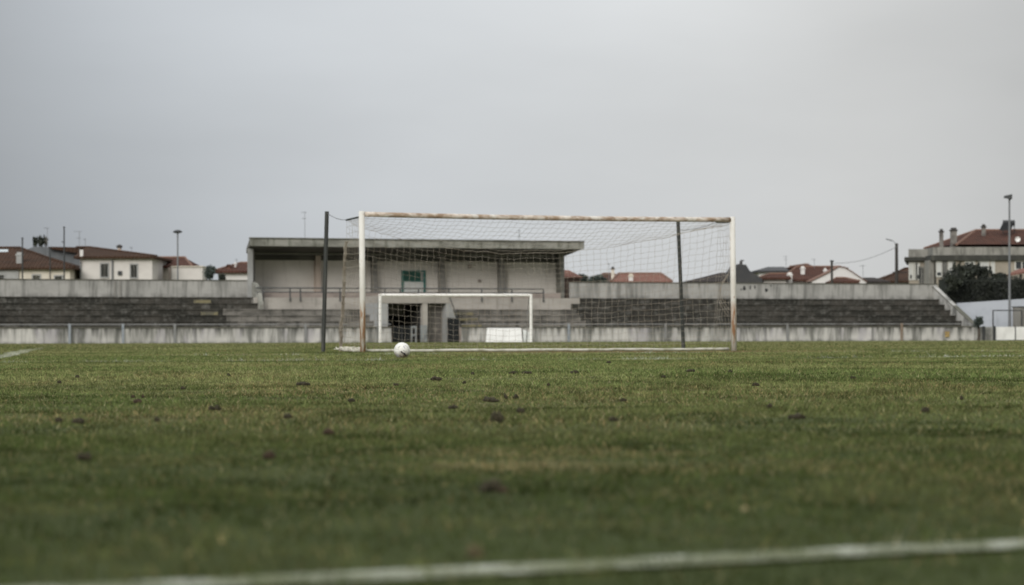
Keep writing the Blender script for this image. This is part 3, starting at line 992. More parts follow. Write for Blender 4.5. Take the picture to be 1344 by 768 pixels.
# scrawl: a blot and strokes, as on the wall
mb = MB()
for px, py, wpx, hpx in ((977, 378.5, 4.5, 6), (985, 377.5, 2, 6), (991, 377, 2, 5.5), (1006, 381, 4.5, 5), (973, 380, 2, 2.5), (1012, 375, 2.5, 2)):
    u = U(px, WP); z = Z(px, py, WP); s = 160 / F
    k = 10
    poly = []
    for i in range(k):
        t = 2 * PI * i / k
        rr = 1 + 0.18 * math.sin(3 * t + px)
        poly.append(W(u + 0.5 * wpx * s * rr * math.cos(t), WP - 0.004, z + 0.5 * hpx * s * rr * math.sin(t)))
    mb.prism(poly, W(0, 0.003, 0) - W(0, 0, 0))
mb.build('graffiti', M['graffiti'], prw)

# sloping wing wall at the right end
o = thing('wing_wall', W(uR, 2, 0), 'sloping pale concrete wall closing the right end of terrace', 'wall')
prof = [(-0.05, 0.0), (-0.05, 0.86), (0.35, 0.98), (WP, ZP1 - 0.04), (WP + 0.22, ZP1 - 0.04), (WP + 0.22, 0.0)]
MB().prism([W(uR, w, z) for w, z in prof], W(0.26, 0, 0) - W(0, 0, 0)).build('wall_face', M['parapet'], o)
MB().prism([W(uR - 0.02, w, z) for w, z in [(-0.08, 0.862), (0.35, 0.984), (WP + 0.22, ZP1 - 0.035), (WP + 0.22, ZP1 + 0.01), (0.35, 1.03), (-0.08, 0.91)]], W(0.3, 0, 0) - W(0, 0, 0)).build('coping', M['cap'], o)
# curved wing wall at the end of the left parapet
uL = U(328.5, WP)
o = thing('wing_wall', W(uL, 3, 0), 'small curved white wall end where parapet meets the stand', 'wall')
prof = [(2.9, 1.2), (2.9, 2.0), (3.05, 2.45), (3.4, 2.85), (3.9, 3.1), (WP - 0.002, ZP1), (WP - 0.002, 1.2)]
MB().prism([W(uL, w, z) for w, z in prof], W(0.2, 0, 0) - W(0, 0, 0)).build('wall_face', M['fascia'], o)

# ------------------------------------------------------------------ grandstand
WF, WB, WR = 3.26, 6.3, 3.2
su0, su1 = U(334, WF), U(761, WF)
stand = thing('grandstand', W((su0 + su1) / 2, 4.5, 0), 'roofed concrete grandstand with open front and flat cantilever roof', 'grandstand')
zf0, zf1 = Z(550, 407, WF), Z(550, 391, WF)
# front wall, broken over the tunnel
MB().wbox(su0, su1, WF, WF + 0.2, zf0 - 0.3, zf1).build('front_wall', M['stand_front'], stand)
MB().wbox(su0, su1, WF + 0.202, WB - 0.002, zf1 - 0.3, zf1 - 0.05).build('deck', M['grey_step'], stand)
bu0, bu1 = U(331, WB), U(741, WB)
MB().wbox(bu0, bu1, WB, WB + 0.25, 0, Z(741, 336.5, WB) + 0.16).build('back_wall', M['stand'], stand)
# seating bench
MB().wbox(U(337, 4.4), U(736, 4.4), 4.4, 5.2, zf1 - 0.048, Z(550, 384, 4.4)).build('bench', M['bench'], stand)
# side wall on the left, narrow return on the right
zr_l, zr_r = Z(326, 335, WB), Z(741, 336, WB)
us = U(325, 4.2)
ub_ = U(328, WB)
MB().hexa([W(us, 4.2, 1), W(us + 0.3, 4.2, 1), W(ub_ + 0.3, WB - 0.003, 1), W(ub_, WB - 0.003, 1)],
          [W(us, 4.2, zr_l + 0.28), W(us + 0.3, 4.2, zr_l + 0.28), W(ub_ + 0.3, WB - 0.003, zr_l + 0.1), W(ub_, WB - 0.003, zr_l + 0.1)]).build('side_wall', M['light_grey'], stand)
ur = U(736.5, 5.6)
MB().wbox(ur, ur + 0.2, 5.6, WB - 0.003, 1, zr_r + 0.1).build('side_wall', M['fascia'], stand)
for a_, b_, mk in ((415, 421.5, 'pier_pink'), (489.5, 495, 'pier'), (578, 584, 'pier'), (656, 662.5, 'pier')):
    MB().wbox(U(a_, WB - 0.35), U(b_, WB - 0.35), WB - 0.35, WB - 0.003, zf1, Z(550, 337, WB)).build('pier', M[mk], stand)
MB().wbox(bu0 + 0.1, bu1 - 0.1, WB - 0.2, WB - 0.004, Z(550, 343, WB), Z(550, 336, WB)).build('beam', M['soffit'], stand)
# roof: sloping slab with a front fascia
f0t, f0b = P(329, 313.5, OY + U(329, WR) * A[1] + WR * B[1]), P(329, 323, OY + U(329, WR) * A[1] + WR * B[1])
f1t, f1b = P(767, 317.5, OY + U(767, WR) * A[1] + WR * B[1]), P(767, 327, OY + U(767, WR) * A[1] + WR * B[1])
zt, zb_ = (f0t.z + f1t.z) / 2, (f0b.z + f1b.z) / 2
ru0, ru1 = U(329, WR), U(767, WR)
rb0, rb1 = U(323.5, WB + 0.3), U(741, WB + 0.3)
zk = Z(741, 336.5, WB + 0.3)
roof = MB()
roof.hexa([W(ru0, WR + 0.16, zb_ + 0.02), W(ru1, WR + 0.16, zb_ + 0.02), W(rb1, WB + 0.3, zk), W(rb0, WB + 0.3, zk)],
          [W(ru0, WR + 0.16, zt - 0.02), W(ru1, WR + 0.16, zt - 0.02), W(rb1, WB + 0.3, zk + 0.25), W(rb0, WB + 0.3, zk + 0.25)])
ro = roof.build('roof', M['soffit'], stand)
MB().wbox(ru0, ru1, WR, WR + 0.157, zb_, zt).build('fascia', M['fascia'], ro)
MB().wbox(ru0 - 0.02, ru1 + 0.02, WR - 0.05, WR + 0.2, zt + 0.002, zt + 0.06).build('roof_edge', M['cap'], ro)
# railing
rl = MB()
u_a, u_b = U(336, WF), U(713, WF)
z1r, z2r = Z(520, 378.7, WF), Z(520, 384, WF)
rl.tube([W(u_a, WF - 0.05, z1r), W(u_b, WF - 0.05, z1r)], 0.04, 6)
rl.tube([W(u_a, WF - 0.05, z2r), W(u_b, WF - 0.05, z2r)], 0.03, 6)
rail = rl.build('railing', M['rail'], stand)
for px in (345, 380.5, 394, 446, 505, 525, 549, 589, 632, 671.5, 713):
    u = U(px, WF)
    MB().tube([W(u, WF - 0.05, zf1 - 0.2), W(u, WF - 0.05, z1r - 0.041)], 0.04, 6).build('rail_post', M['rail'], rail)
# booth window in the back wall: teal frame, green pane, white panel
w3 = WB - 0.06
wu0, wu1 = U(527.5, w3), U(559, w3)
wz = lambda y: Z(543, y, w3)
wn = MB()
wn.wbox(wu0, wu0 + 0.13, w3, WB - 0.002, wz(385), wz(355)); wn.wbox(wu1 - 0.13, wu1, w3, WB - 0.002, wz(385), wz(355))
wn.wbox(wu0 + 0.132, wu1 - 0.132, w3, WB - 0.002, wz(356.5), wz(355)); wn.wbox(wu0 + 0.132, wu1 - 0.132, w3, WB - 0.002, wz(370), wz(368.6))
win = wn.build('window', M['teal'], stand)
um = wu0 + (wu1 - wu0) * 0.80
MB().wbox(wu0 + 0.134, um, w3 + 0.02, WB - 0.003, wz(368.5), wz(356.6)).build('pane', M['green_glass'], win)
MB().wbox(um + 0.003, wu1 - 0.134, w3 + 0.025, WB - 0.003, wz(368.5), wz(356.6)).build('pane', M['light_grey'], win)
MB().wbox(wu0 + 0.134, wu1 - 0.134, w3 + 0.015, WB - 0.003, wz(385), wz(370.1)).build('panel', M['shutter_white'], win)
# small marks on the wall: lamp boxes
for px, py, hh in ((617, 349.5, 5), (630, 368.5, 3)):
    u = U(px, WB - 0.1)
    MB().wbox(u - 0.07, u + 0.07, WB - 0.1, WB - 0.002, Z(px, py + hh / 2, WB), Z(px, py - hh / 2, WB)).build('junction_box', M['bench'], stand)
# reddish lean-to wall between stand and right parapet
ub = U(739, WB + 0.8)
o = thing('brick_shed', W(ub + 0.4, WB + 1.2, 0), 'dark reddish brick shed in the gap right of the stand', 'shed')
MB().wbox(ub, ub + 1.1, WB + 0.8, WB + 2.5, 0, Z(743, 365, WB + 0.8)).build('wall', mat('dark_brick', (0.11, 0.075, 0.06), [((0.055, 0.042, 0.036), (2, 2, 4), 0.42, 0.6, 0.8)], rough=0.95), o)
MB().hexa([W(ub - 0.1, WB + 0.7, Z(743, 365, WB + 0.8) + 0.002), W(ub + 1.15, WB + 0.7, Z(743, 365, WB + 0.8) + 0.002), W(ub + 1.15, WB + 2.6, Z(743, 365, WB + 0.8) + 0.4), W(ub - 0.1, WB + 2.6, Z(743, 365, WB + 0.8) + 0.4)],
          [W(ub - 0.1, WB + 0.7, Z(743, 363.4, WB + 0.8)), W(ub + 1.15, WB + 0.7, Z(743, 363.4, WB + 0.8)), W(ub + 1.15, WB + 2.6, Z(743, 363.4, WB + 0.8) + 0.42), W(ub - 0.1, WB + 2.6, Z(743, 363.4, WB + 0.8) + 0.42)]).build('roof', M['tile_orange'], o)

# ------------------------------------------------------------------ tunnel mouth
WT = 0.35
tz = lambda px, y: Z(px, y, WT)
tun = thing('tunnel_entrance', W(U(548, WT), WT, 0), 'concrete players tunnel mouth with dark opening under the stand', 'tunnel')
lt0, lt1 = U(500, WT), U(591, WT)
MB().wbox(lt0, lt1, WT, WF - 0.002, tz(545, 398), tz(545, 388.5)).build('lintel', M['stand_front'], tun)
zl = tz(545, 398) - 0.002
MB().wbox(U(499, WT), U(509.5, WT), WT + 0.02, 4.6, 0, zl).build('side_wall', M['light_grey'], tun)
MB().wbox(U(555, WT), U(561.5, WT), WT + 0.02, 0.7, 0, zl).build('pillar', M['stand_front'], tun)
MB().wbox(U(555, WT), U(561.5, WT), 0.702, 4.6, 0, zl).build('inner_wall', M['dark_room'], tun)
MB().wbox(U(561.8, WT), U(585.5, WT), 0.95, 1.1, 0, zl).build('blocked_wall', M['brown_plaster'], tun)
MB().wbox(U(585.8, WT), U(591, WT), WT + 0.02, 4.6, 0, zl).build('side_wall', M['light_grey'], tun)
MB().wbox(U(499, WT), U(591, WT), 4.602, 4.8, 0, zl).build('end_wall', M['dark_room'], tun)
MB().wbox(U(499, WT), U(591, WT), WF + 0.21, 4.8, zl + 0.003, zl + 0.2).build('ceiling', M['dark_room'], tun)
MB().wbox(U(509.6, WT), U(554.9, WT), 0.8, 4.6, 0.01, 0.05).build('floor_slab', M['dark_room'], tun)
# wing walls falling towards the pitch on either side
u0 = U(591.3, WT)
pr_ = [W(u0, 0.36, 0), W(u0 + 0.55, 0.36, 0), W(u0 + 0.55, 0.36, tz(604, 431)), W(u0, 0.36, tz(588, 400))]
MB().prism(pr_, W(0, 2.6, 0) - W(0, 0, 0)).build('wing_wall', M['light_grey'], tun)
MB().tube([W(u0 - 0.15, 0.3, tz(585, 383)), W(u0 + 0.05, 0.3, tz(588, 397)), W(u0 + 0.60, 0.3, tz(605, 431))], 0.03, 6).build('handrail', M['rail'], tun)
# black board standing by the opening
o = thing('leaning_board', W(U(596, 0.05), 0.0, 0), 'upright black board leaning beside the tunnel mouth', 'board')
MB().prism([W(U(588.5, 0), 0.08, 0), W(U(604, 0), 0.08, 0), W(U(603.5, 0), 0.22, tz(603, 418)), W(U(589.5, 0), 0.22, tz(590, 417))], W(0, 0.06, 0) - W(0, 0, 0)).build('panel', M['black'], o)
MB().wbox(U(604.2, 0), U(605.8, 0), 0.05, 0.2, 0, 0.78).build('end_post', M['bench'], o)
# gate leaves inside the opening
o = thing('gate', W(U(530, 0.28), 0.2, 0), 'dark sheet metal gate across the bottom of the tunnel opening', 'gate')
MB().wbox(U(516, 0.2), U(538.6, 0.2), 0.2, 0.24, 0.03, tz(530, 428)).build('sheet', M['black'], o)
for t in (516.5, 527, 538):
    MB().wbox(U(t, 0.16), U(t, 0.16) + 0.04, 0.15, 0.196, 0.0, tz(530, 427.3)).build('gate_post', M['metal_dark'], o)
o = thing('gate', W(U(542, 0.28), 0.2, 0), 'narrow light grey gate with two uprights in the tunnel opening', 'gate')
g_ = MB()
for t in (539.2, 544.8):
    g_.wbox(U(t, 0.2), U(t, 0.2) + 0.085, 0.18, 0.23, 0.0, tz(542, 428))
g_.wbox(U(539.2, 0.2) + 0.087, U(544.8, 0.2) - 0.002, 0.18, 0.23, tz(542, 430.5), tz(542, 428))
g_.wbox(U(539.2, 0.2) + 0.087, U(544.8, 0.2) - 0.002, 0.18, 0.23, tz(542, 441), tz(542, 439))
g_.build('frame', M['gate'], o)
o = thing('gate', W(U(556, 0.28), 0.2, 0), 'dull grey solid gate leaf against the pale tunnel pillar', 'gate')
MB().wbox(U(552, 0.2), U(560.5, 0.2), 0.2, 0.25, 0.02, tz(556, 427)).build('sheet', M['gate'], o)
# white board leaning on the wall
o = thing('leaning_board', W(U(662, -0.4), -0.4, 0), 'white board leaning on the low wall behind the far goal', 'board')
MB().prism([W(U(638, -0.45), -0.45, 0.0), W(U(686, -0.45), -0.45, 0.0), W(U(684, -0.12), -0.12, 0.72), W(U(639.5, -0.12), -0.12, 0.72)], W(0, 0.035, 0.01) - W(0, 0, 0)).build('panel', M['board_white'], o)
o = thing('leaning_board', W(U(692, -0.3), -0.3, 0), 'pale grey slanting board next to the white one behind the far goal', 'board')
MB().prism([W(U(687, -0.3), -0.3, 0.0), W(U(699, -0.3), -0.3, 0.0), W(U(698, -0.1), -0.1, 0.45), W(U(686.5, -0.1), -0.1, 0.66)], W(0, 0.035, 0.01) - W(0, 0, 0)).build('panel', M['shutter_white'], o)
# ochre plate on the wall
u = U(1243, -0.04)
o = thing('wall_plate', W(u, -0.02, 0.3), 'small ochre box fixed on the low wall at far right', 'box')
MB().wbox(u - 0.11, u + 0.11, -0.11, -0.003, 0.2, 0.50).build('box_body', M['ochre'], o)
MB().wbox(u - 0.14, u + 0.14, -0.14, -0.002, 0.503, 0.55).build('box_lid', M['bench'], o)

# ------------------------------------------------------------------ right corner: panels, gate frame, wall, hedge
o = thing('perimeter_wall', W(U(1291, 0), 0, 0), 'short grey wall between sloping wing wall and white panels', 'wall', 'low concrete walls along the pitch')
MB().wbox(U(1279.5, 0), U(1303.5, 0), 0.02, 0.2, -0.1, 0.76).build('wall_face', M['parapet'], o)
for t in (1289.5, 1303.6):
    MB().wbox(U(t, 0), U(t, 0) + 0.12, -0.08, 0.018, 0, 0.80).build('wall_post', M['metal_dark'], o)
for a_, b_, lab in ((1307, 1332, 'white hoarding panel right beside the short grey wall'), (1333.6, 1362, 'white hoarding panel cut off by the right edge')):
    o = thing('hoarding_panel', W(U((a_ + b_) / 2, 0), 0, 0), lab, 'panel', 'white hoarding panels at the right')
    MB().wbox(U(a_, 0), U(b_, 0), 0.0, 0.05, 0.03, 0.76).build('sheet', M['board_white'], o)
    MB().wbox(U(b_, 0) + 0.003, U(b_, 0) + 0.055, -0.02, 0.08, 0.0, 0.80).build('panel_post', M['metal_dark'], o)
o = thing('tubular_frame', W(U(1322, 1.5), 1.5, 0), 'dark tubular frame standing behind the white panels', 'frame')
zr = Z(1320, 407.5, 1.5)
for t in (1303.5, 1341):
    MB().tube([W(U(t, 1.5), 1.5, 0), W(U(t, 1.5), 1.5, zr)], 0.04, 6).build('upright', M['metal_dark'], o)
MB().tube([W(U(1303.5, 1.5), 1.5, zr), W(U(1341, 1.5), 1.5, zr)], 0.035, 6).build('top_rail', M['metal_dark'], o)
o = thing('metal_cabinet', W(U(1342, 2.2), 2.2, 0), 'dull grey metal cabinet at the right edge behind the panels', 'cabinet')
MB().wbox(U(1338, 2.2), U(1352, 2.2), 2.2, 2.9, 0, Z(1342, 403.5, 2.2)).build('body', M['pier'], o)
MB().wbox(U(1337.5, 2.2), U(1352.5, 2.2), 2.15, 2.95, Z(1342, 403.5, 2.2) + 0.002, Z(1342, 402.2, 2.2)).build('lid', M['metal_dark'], o)
WW = 5.5
o = thing('boundary_wall', W(U(1310, WW), WW, 0), 'bluish white rendered wall below the dark hedge at right', 'wall')
MB().hexa([W(U(1258, WW), WW, 0), W(U(1400, WW), WW, 0), W(U(1400, WW), WW + 0.2, 0), W(U(1258, WW), WW + 0.2, 0)],
          [W(U(1258, WW), WW, Z(1270, 398, WW)), W(U(1400, WW), WW, Z(1344, 392, WW) + 0.15), W(U(1400, WW), WW + 0.2, Z(1344, 392, WW) + 0.15), W(U(1258, WW), WW + 0.2, Z(1270, 398, WW))]).build('wall_face', M['bluewhite'], o)


def leaves(mb, c, rad, n, size, seed, power=0.6, floor=None):
    r = np.random.default_rng(seed)
    for _ in range(n):
        d = r.normal(size=3); d /= np.linalg.norm(d)
        k = r.random() ** power
        bump_ = 0.78 + 0.32 * math.sin(3.3 * d[0] + seed) * math.sin(4.1 * d[2] + 1.3 * seed) + 0.16 * math.sin(9 * d[0] + 7 * d[1] + seed)
        p = np.array(c) + d * k * np.array(rad) * bump_
        if floor is not None and p[2] < floor: continue
        a = r.normal(size=3); a /= np.linalg.norm(a)
        b = np.cross(a, r.normal(size=3)); b /= np.linalg.norm(b)
        s = size * r.uniform(0.6, 1.4)
        mb.quad(p - a * s, p - b * s * 0.45, p + a * s, p + b * s * 0.45)


# hedge: dense dark mass behind the wall
WHd = WW + 1.0
o = thing('hedge', W(U(1305, WHd), WHd, 0), 'dense dark clipped hedge above the bluish white wall', 'hedge')
zh = Z(1300, 364, WHd)
hu0, hu1 = U(1243, WHd), U(1400, WHd)
hb = MB(); hb.wbox(hu0 + 0.15, hu1, WHd + 0.2, WHd + 1.2, 0, zh - 0.12); hb.build('inner_mass', M['hedge_core'], o)
hb = MB()
r = np.random.default_rng(5)
for _ in range(16000):
    u = r.uniform(hu0, hu1); z = r.uniform(2.0, zh + 0.08 * math.sin(u * 3.1) + 0.06 * math.sin(u * 7.7)); w = WHd + 0.2 - abs(r.normal()) * 0.06 + (0.6 * r.random() if z > zh - 0.2 else 0)
    p = np.array(W(u, w, z)); a = r.normal(size=3); a /= np.linalg.norm(a); b = np.cross(a, r.normal(size=3)); b /= np.linalg.norm(b)
    s = 0.055 * r.uniform(0.6, 1.4)
    hb.quad(p - a * s, p - b * s * 0.5, p + a * s, p + b * s * 0.5)
hb.build('foliage', leaf_mat('hedge_leaves', (0.013, 0.016, 0.012), (0.026, 0.03, 0.021)), o, recalc=False)


def bush(name, px, y0, y1, dist, wpx, n, size, mk, label, cat='shrub', trunk=True, group=None, sd=1):
    pt, pb_ = P(px, y0, dist), P(px, y1, dist)
    o = thing(name, (pt.x, dist, 0), label, cat, group)
    rz = (pt.z - pb_.z) / 2
    rx = wpx * dist / F / 2
    mb = MB()
    cz = (pt.z + pb_.z) / 2
    leaves(mb, (pt.x, dist, cz), (rx, rx, rz), n, size, sd)
    for k in range(9 if mk == 'leaf_dark' else 0):          # ragged upright sprays
        rr = random.Random(sd * 17 + k)
        hz = rr.uniform(0.35, 0.75)
        leaves(mb, (pt.x + rr.uniform(-0.95, 0.95) * rx, dist + rr.uniform(-0.4, 0.4) * rx, cz + rr.uniform(-0.1, 0.75) * rz), (rx * 0.16, rx * 0.16, rz * hz), n // 14, size * 0.8, sd * 37 + k)
    for k in range(5):
        rr = random.Random(sd * 10 + k)
        leaves(mb, (pt.x + rr.uniform(-0.5, 0.5) * rx, dist + rr.uniform(-0.4, 0.4) * rx, cz + rr.uniform(0, 0.55) * rz), (rx * 0.45, rx * 0.45, rz * 0.45), n // 6, size, sd * 31 + k)
    mb.build('crown', M[mk], o, recalc=False)
    if trunk:
        t = MB(); t.tube([(pt.x, dist, -0.05), (pt.x + 0.05, dist, pb_.z * 0.5), (pt.x, dist, cz)], 0.12, 7, r1=0.05)
        for k in range(4):
            a = k * 1.7 + sd
            t.tube([(pt.x, dist, cz - rz * 0.5), (pt.x + math.cos(a) * rx * 0.5, dist + math.sin(a) * rx * 0.5, cz + rz * 0.35)], 0.04, 5, r1=0.015)
        t.build('trunk', M['bark'], o)
    return o


gs = 'dark shrubs rising over the hedge'
bush('shrub', 1268, 345, 372, 169, 38, 1500, 0.10, 'leaf_dark', 'broad dark shrub rising over the left end of the hedge', group=gs, trunk=False, sd=2)
bush('shrub', 1252, 357, 385, 167, 26, 900, 0.10, 'leaf_dark', 'low dark shrub at the top of the sloping wing wall', group=gs, trunk=False, sd=3)
bush('shrub', 1291, 350, 370, 170, 22, 800, 0.10, 'leaf_dark', 'narrow dark shrub above the hedge under the pale window blind', group=gs, trunk=False, sd=4)
bush('shrub', 1312, 358, 370, 170, 20, 600, 0.09, 'leaf_dark', 'small dark shrub tip beside the tall floodlight pole', group=gs, trunk=False, sd=5)
bush('shrub', 1284, 415, 432, 156, 15, 500, 0.07, 'leaf_far', 'small round bush at the foot of the sloping wing wall', trunk=True, sd=6)


# ------------------------------------------------------------------ houses
def hip(mb, x0, x1, y0, y1, ze, rx0, rx1, ry, zr, ov=0.35, th=0.14):
    """hipped roof, each slope a thick slab meeting along the ridges"""
    a, b, c, d = (x0 - ov, y0 - ov, ze), (x1 + ov, y0 - ov, ze), (x1 + ov, y1 + ov, ze), (x0 - ov, y1 + ov, ze)
    if rx0 <= x0 + 0.01: rx0 = x0 - ov
    if rx1 >= x1 - 0.01: rx1 = x1 + ov
    p, q = (rx0, ry, zr), (rx1, ry, zr)
    up = lambda v: (v[0], v[1], v[2] + th)
    mb.quad(up(a), up(b), up(q), up(p)); mb.quad(up(c), up(d), up(p), up(q))
    mb.quad(up(b), up(c), up(q)); mb.quad(up(d), up(a), up(p))
    for s, e in ((a, b), (b, c), (c, d), (d, a)):
        mb.quad(s, e, up(e), up(s))
    mb.quad(d, c, b, a)


def house(name, px0, px1, ey, ry, rpx0, rpx1, dist, depth, wallm, roofm, label, ov=0.35, ridge=True):
    x0, x1 = P(px0, ey, dist).x, P(px1, ey, dist).x
    pm = (px0 + px1) / 2
    ze = P(pm, ey, dist).z
    o = thing(name, ((x0 + x1) / 2, dist, 0), label, 'house', 'houses beyond the ground')
    MB().box(x0, x1, dist, dist + depth, 0, ze - 0.003).build('wall', M[wallm], o)
    ryd = dist + depth / 2
    rx0, rx1 = P(rpx0, ry, ryd).x, P(rpx1, ry, ryd).x
    zr = P((rpx0 + rpx1) / 2, ry, ryd).z - 0.14
    mb = MB(); hip(mb, x0, x1, dist, dist + depth, ze, rx0, rx1, ryd, zr, ov)
    rf = mb.build('roof', M[roofm], o)
    if ridge:
        r_ = MB()
        r_.tube([(rx0, ryd, zr + 0.16), (rx1, ryd, zr + 0.16)], 0.09, 6)
        if rx1 < x1 - 0.01:
            r_.tube([(rx1, ryd, zr + 0.16), (x1 + ov, dist - ov, ze + 0.16)], 0.08, 6)
        if rx0 > x0 + 0.01:
            r_.tube([(rx0, ryd, zr + 0.16), (x0 - ov, dist - ov, ze + 0.16)], 0.08, 6)
        r_.build('ridge_tiles', M['ridge' if roofm in ('tile_red', 'tile_orange') else roofm], rf)
    return o, rf


def window(o, px0, px1, y0, y1, dist, style='shutter', trim=None):
    a, b = P(px0, y1, dist), P(px1, y0, dist)
    mb = MB()
    t = 0.08
    mb.box(a.x - t, a.x, dist - 0.05, dist - 0.003, a.z - t, b.z + t); mb.box(b.x, b.x + t, dist - 0.05, dist - 0.003, a.z - t, b.z + t)
    mb.box(a.x + 0.002, b.x - 0.002, dist - 0.05, dist - 0.003, b.z, b.z + t); mb.box(a.x + 0.002, b.x - 0.002, dist - 0.08, dist - 0.003, a.z - t, a.z)
    w = mb.build('window', M[trim or 'light_grey'], o)
    mb = MB()
    if style == 'shutter':
        mid = (a.x + b.x) / 2
        for e0, e1 in ((a.x + 0.003, mid - 0.012), (mid + 0.012, b.x - 0.003)):
            k = max(4, int((b.z - a.z) / 0.11))
            for i in range(k):
                z0 = a.z + (b.z - a.z) * i / k
                mb.hexa([(e0, dist - 0.055, z0), (e1, dist - 0.055, z0), (e1, dist - 0.004, z0 + 0.02), (e0, dist - 0.004, z0 + 0.02)],
                        [(e0, dist - 0.045, z0 + 0.075), (e1, dist - 0.045, z0 + 0.075), (e1, dist - 0.004, z0 + 0.095), (e0, dist - 0.004, z0 + 0.095)])
        mb.build('shutter', M['shut_dark'], w)
    elif style == 'blind':
        mb.box(a.x + 0.003, b.x - 0.003, dist - 0.03, dist - 0.004, a.z + (b.z - a.z) * 0.25, b.z - 0.003); mb.build('blind', M['blind'], w)
        MB().box(a.x + 0.003, b.x - 0.003, dist - 0.02, dist - 0.005, a.z + 0.003, a.z + (b.z - a.z) * 0.25 - 0.002).build('pane', M['glass'], w)
    else:
        mb.box(a.x + 0.003, b.x - 0.003, dist - 0.02, dist - 0.004, a.z + 0.003, b.z - 0.003); mb.build('pane', M['glass'], w)
        m = (a.x + b.x) / 2
        MB().box(m - 0.03, m + 0.03, dist - 0.045, dist - 0.022, a.z + 0.003, b.z - 0.003).build('mullion', M[trim or 'frame_white'], w)
    return w


def chimney(rf, px0, px1, y0, y1, dist, mk='chimney', cap='soot'):
    a, b = P(px0, y1, dist), P(px1, y0, dist)
    w = b.x - a.x
    h = b.z - a.z
    mb = MB()
    mb.box(a.x, b.x, dist, dist + w, a.z - 0.6, b.z - 0.22)
    c = mb.build('chimney', M[mk], rf)
    mb = MB(); mb.box(a.x - 0.05, b.x + 0.05, dist - 0.05, dist + w + 0.05, b.z - 0.218, b.z - 0.13)
    mb.box(a.x + 0.03, b.x - 0.03, dist + 0.03, dist + w - 0.03, b.z - 0.128, b.z)
    mb.build('chimney_cap', M[cap], c)


# --- left row
o, rf = house('house', -70, 92, 354, 325.5, -30, 26, 186, 9, 'cream', 'tile_brown', 'cream house with low brown hipped roof at the far left edge')
MB().box(P(-68, 0, 186).x, P(25, 0, 186).x, 185.9, 185.997, 0, P(0, 355, 186).z).build('grey_wall_patch', M['light_grey'], o)
window(o, -1, 5.5, 361, 372, 185.9); window(o, 43.5, 52.5, 361.3, 372, 186); window(o, 72.5, 81.5, 362.5, 372, 186)
chimney(rf, 21.5, 29, 331, 350, 186.6, 'light_grey', 'light_grey')
for a_, b_, c_, d_ in ((-2, 11, 328, 333.5), (0, 18, 341, 345.5)):
    # skylights lie in the roof slope
    def onroof(px, py):
        t = (354 - py) / (354 - 325.5)
        y = 185.65 + (190.5 - 185.65) * t
        p = P(px, py, y); return Vector((p.x, p.y - 0.02, p.z + 0.03))
    MB().prism([onroof(a_, d_), onroof(b_, d_), onroof(b_, c_), onroof(a_, c_)], (0, 0.0, -0.12)).build('skylight', M['skylight'], rf)

# grey-walled building with a lean-to end
dg = 197
o = thing('house', (P(75, 0, dg).x, dg, 0), 'windowless blue grey building with brown roof edge behind cream house', 'house', 'houses beyond the ground')
poly = [P(34, 367, dg), P(105, 367, dg), P(105, 333, dg), P(66, 326, dg), P(64, 324.3, dg), P(45, 323.8, dg), P(34, 328, dg)]
poly[0].z = poly[1].z = 0
MB().prism(poly, (0, 8, 0)).build('wall', M['grey_render'], o)
poly = [P(65, 324.0, dg - .2), P(65, 326.3, dg - .2), P(106, 333.2, dg - .2), P(108, 325.3, dg - .2), P(104, 324.8, dg - .2)]
MB().prism([p + Vector((0, -0.3, 0)) for p in poly], (0, 9, 0)).build('roof', M['tile_brown'], o)

o, rf = house('house', 105, 200, 339.5, 325, 100, 119, 188, 9, 'whitewash', 'tile_brown', 'long dull white house with two dark shuttered windows and brown roof')
window(o, 132.8, 142, 346.5, 363.5, 188); window(o, 172, 180, 347.5, 364.2, 188)
MB().tube([P(147.5, 370, 187.9), P(147.5, 341, 187.9)], 0.055, 6).build('downpipe', M['metal_grey'], o)
MB().tube([P(106, 370, 187.9), P(106, 343, 187.9)], 0.04, 6).build('downpipe', M['metal_grey'], o)
pv = P(157.5, 358.5, 187.95)
MB().box(pv.x - 0.13, pv.x + 0.13, 187.9, 187.997, pv.z - 0.13, pv.z + 0.13).build('wall_vent', M['metal_dark'], o)
pc = P(157, 333, 190.5)
pc.z += 0.18
cm = MB().lathe((pc.x, 190.5, pc.z - 0.5), [(0.0, 0), (0.13, 0), (0.13, 0.72), (0.0, 0.72)], 10).build('chimney', M['pier_pink'], rf)
MB().lathe((pc.x, 190.5, pc.z + 0.2), [(0.0, 0.0), (0.2, 0.02), (0.22, 0.10), (0.12, 0.2), (0.0, 0.24)], 12).build('chimney_cap', M['soot'], cm)
MB().box(P(106, 0, 188).x, P(110, 0, 188).x, 187.7, 187.95, P(108, 340, 188).z, P(108, 328, 188).z).build('gable_end', M['white_render'], rf)

o, rf = house('house', 199, 246, 352, 338.3, 208, 243, 194, 8, 'cream', 'tile_red', 'low cream house with dark red roof beside the mushroom lamp')
chimney(rf, 214, 217.4, 341.5, 351, 194.3, 'white_render', 'white_render')
do = thing('garage', (P(244, 0, 191).x, 191, 0), 'flat topped cream garage block behind the mushroom lamp post', 'garage')
MB().box(P(225.5, 0, 191).x, P(266, 0, 191).x, 191, 193.6, 0, P(245, 350.5, 191).z).build('wall', M['whitewash'], do)
MB().box(P(225, 0, 191).x, P(267, 0, 191).x, 190.9, 193.62, P(245, 350.4, 191).z, P(245, 349.2, 191).z).build('roof', M['cream'], do)
MB().box(P(220.5, 0, 191).x, P(225, 0, 191).x, 191.1, 191.5, 0, P(245, 351, 191).z).build('gate_post', M['bench'], do)
window(o, 196.5, 201.5, 361.5, 372, 193.9, 'pane')

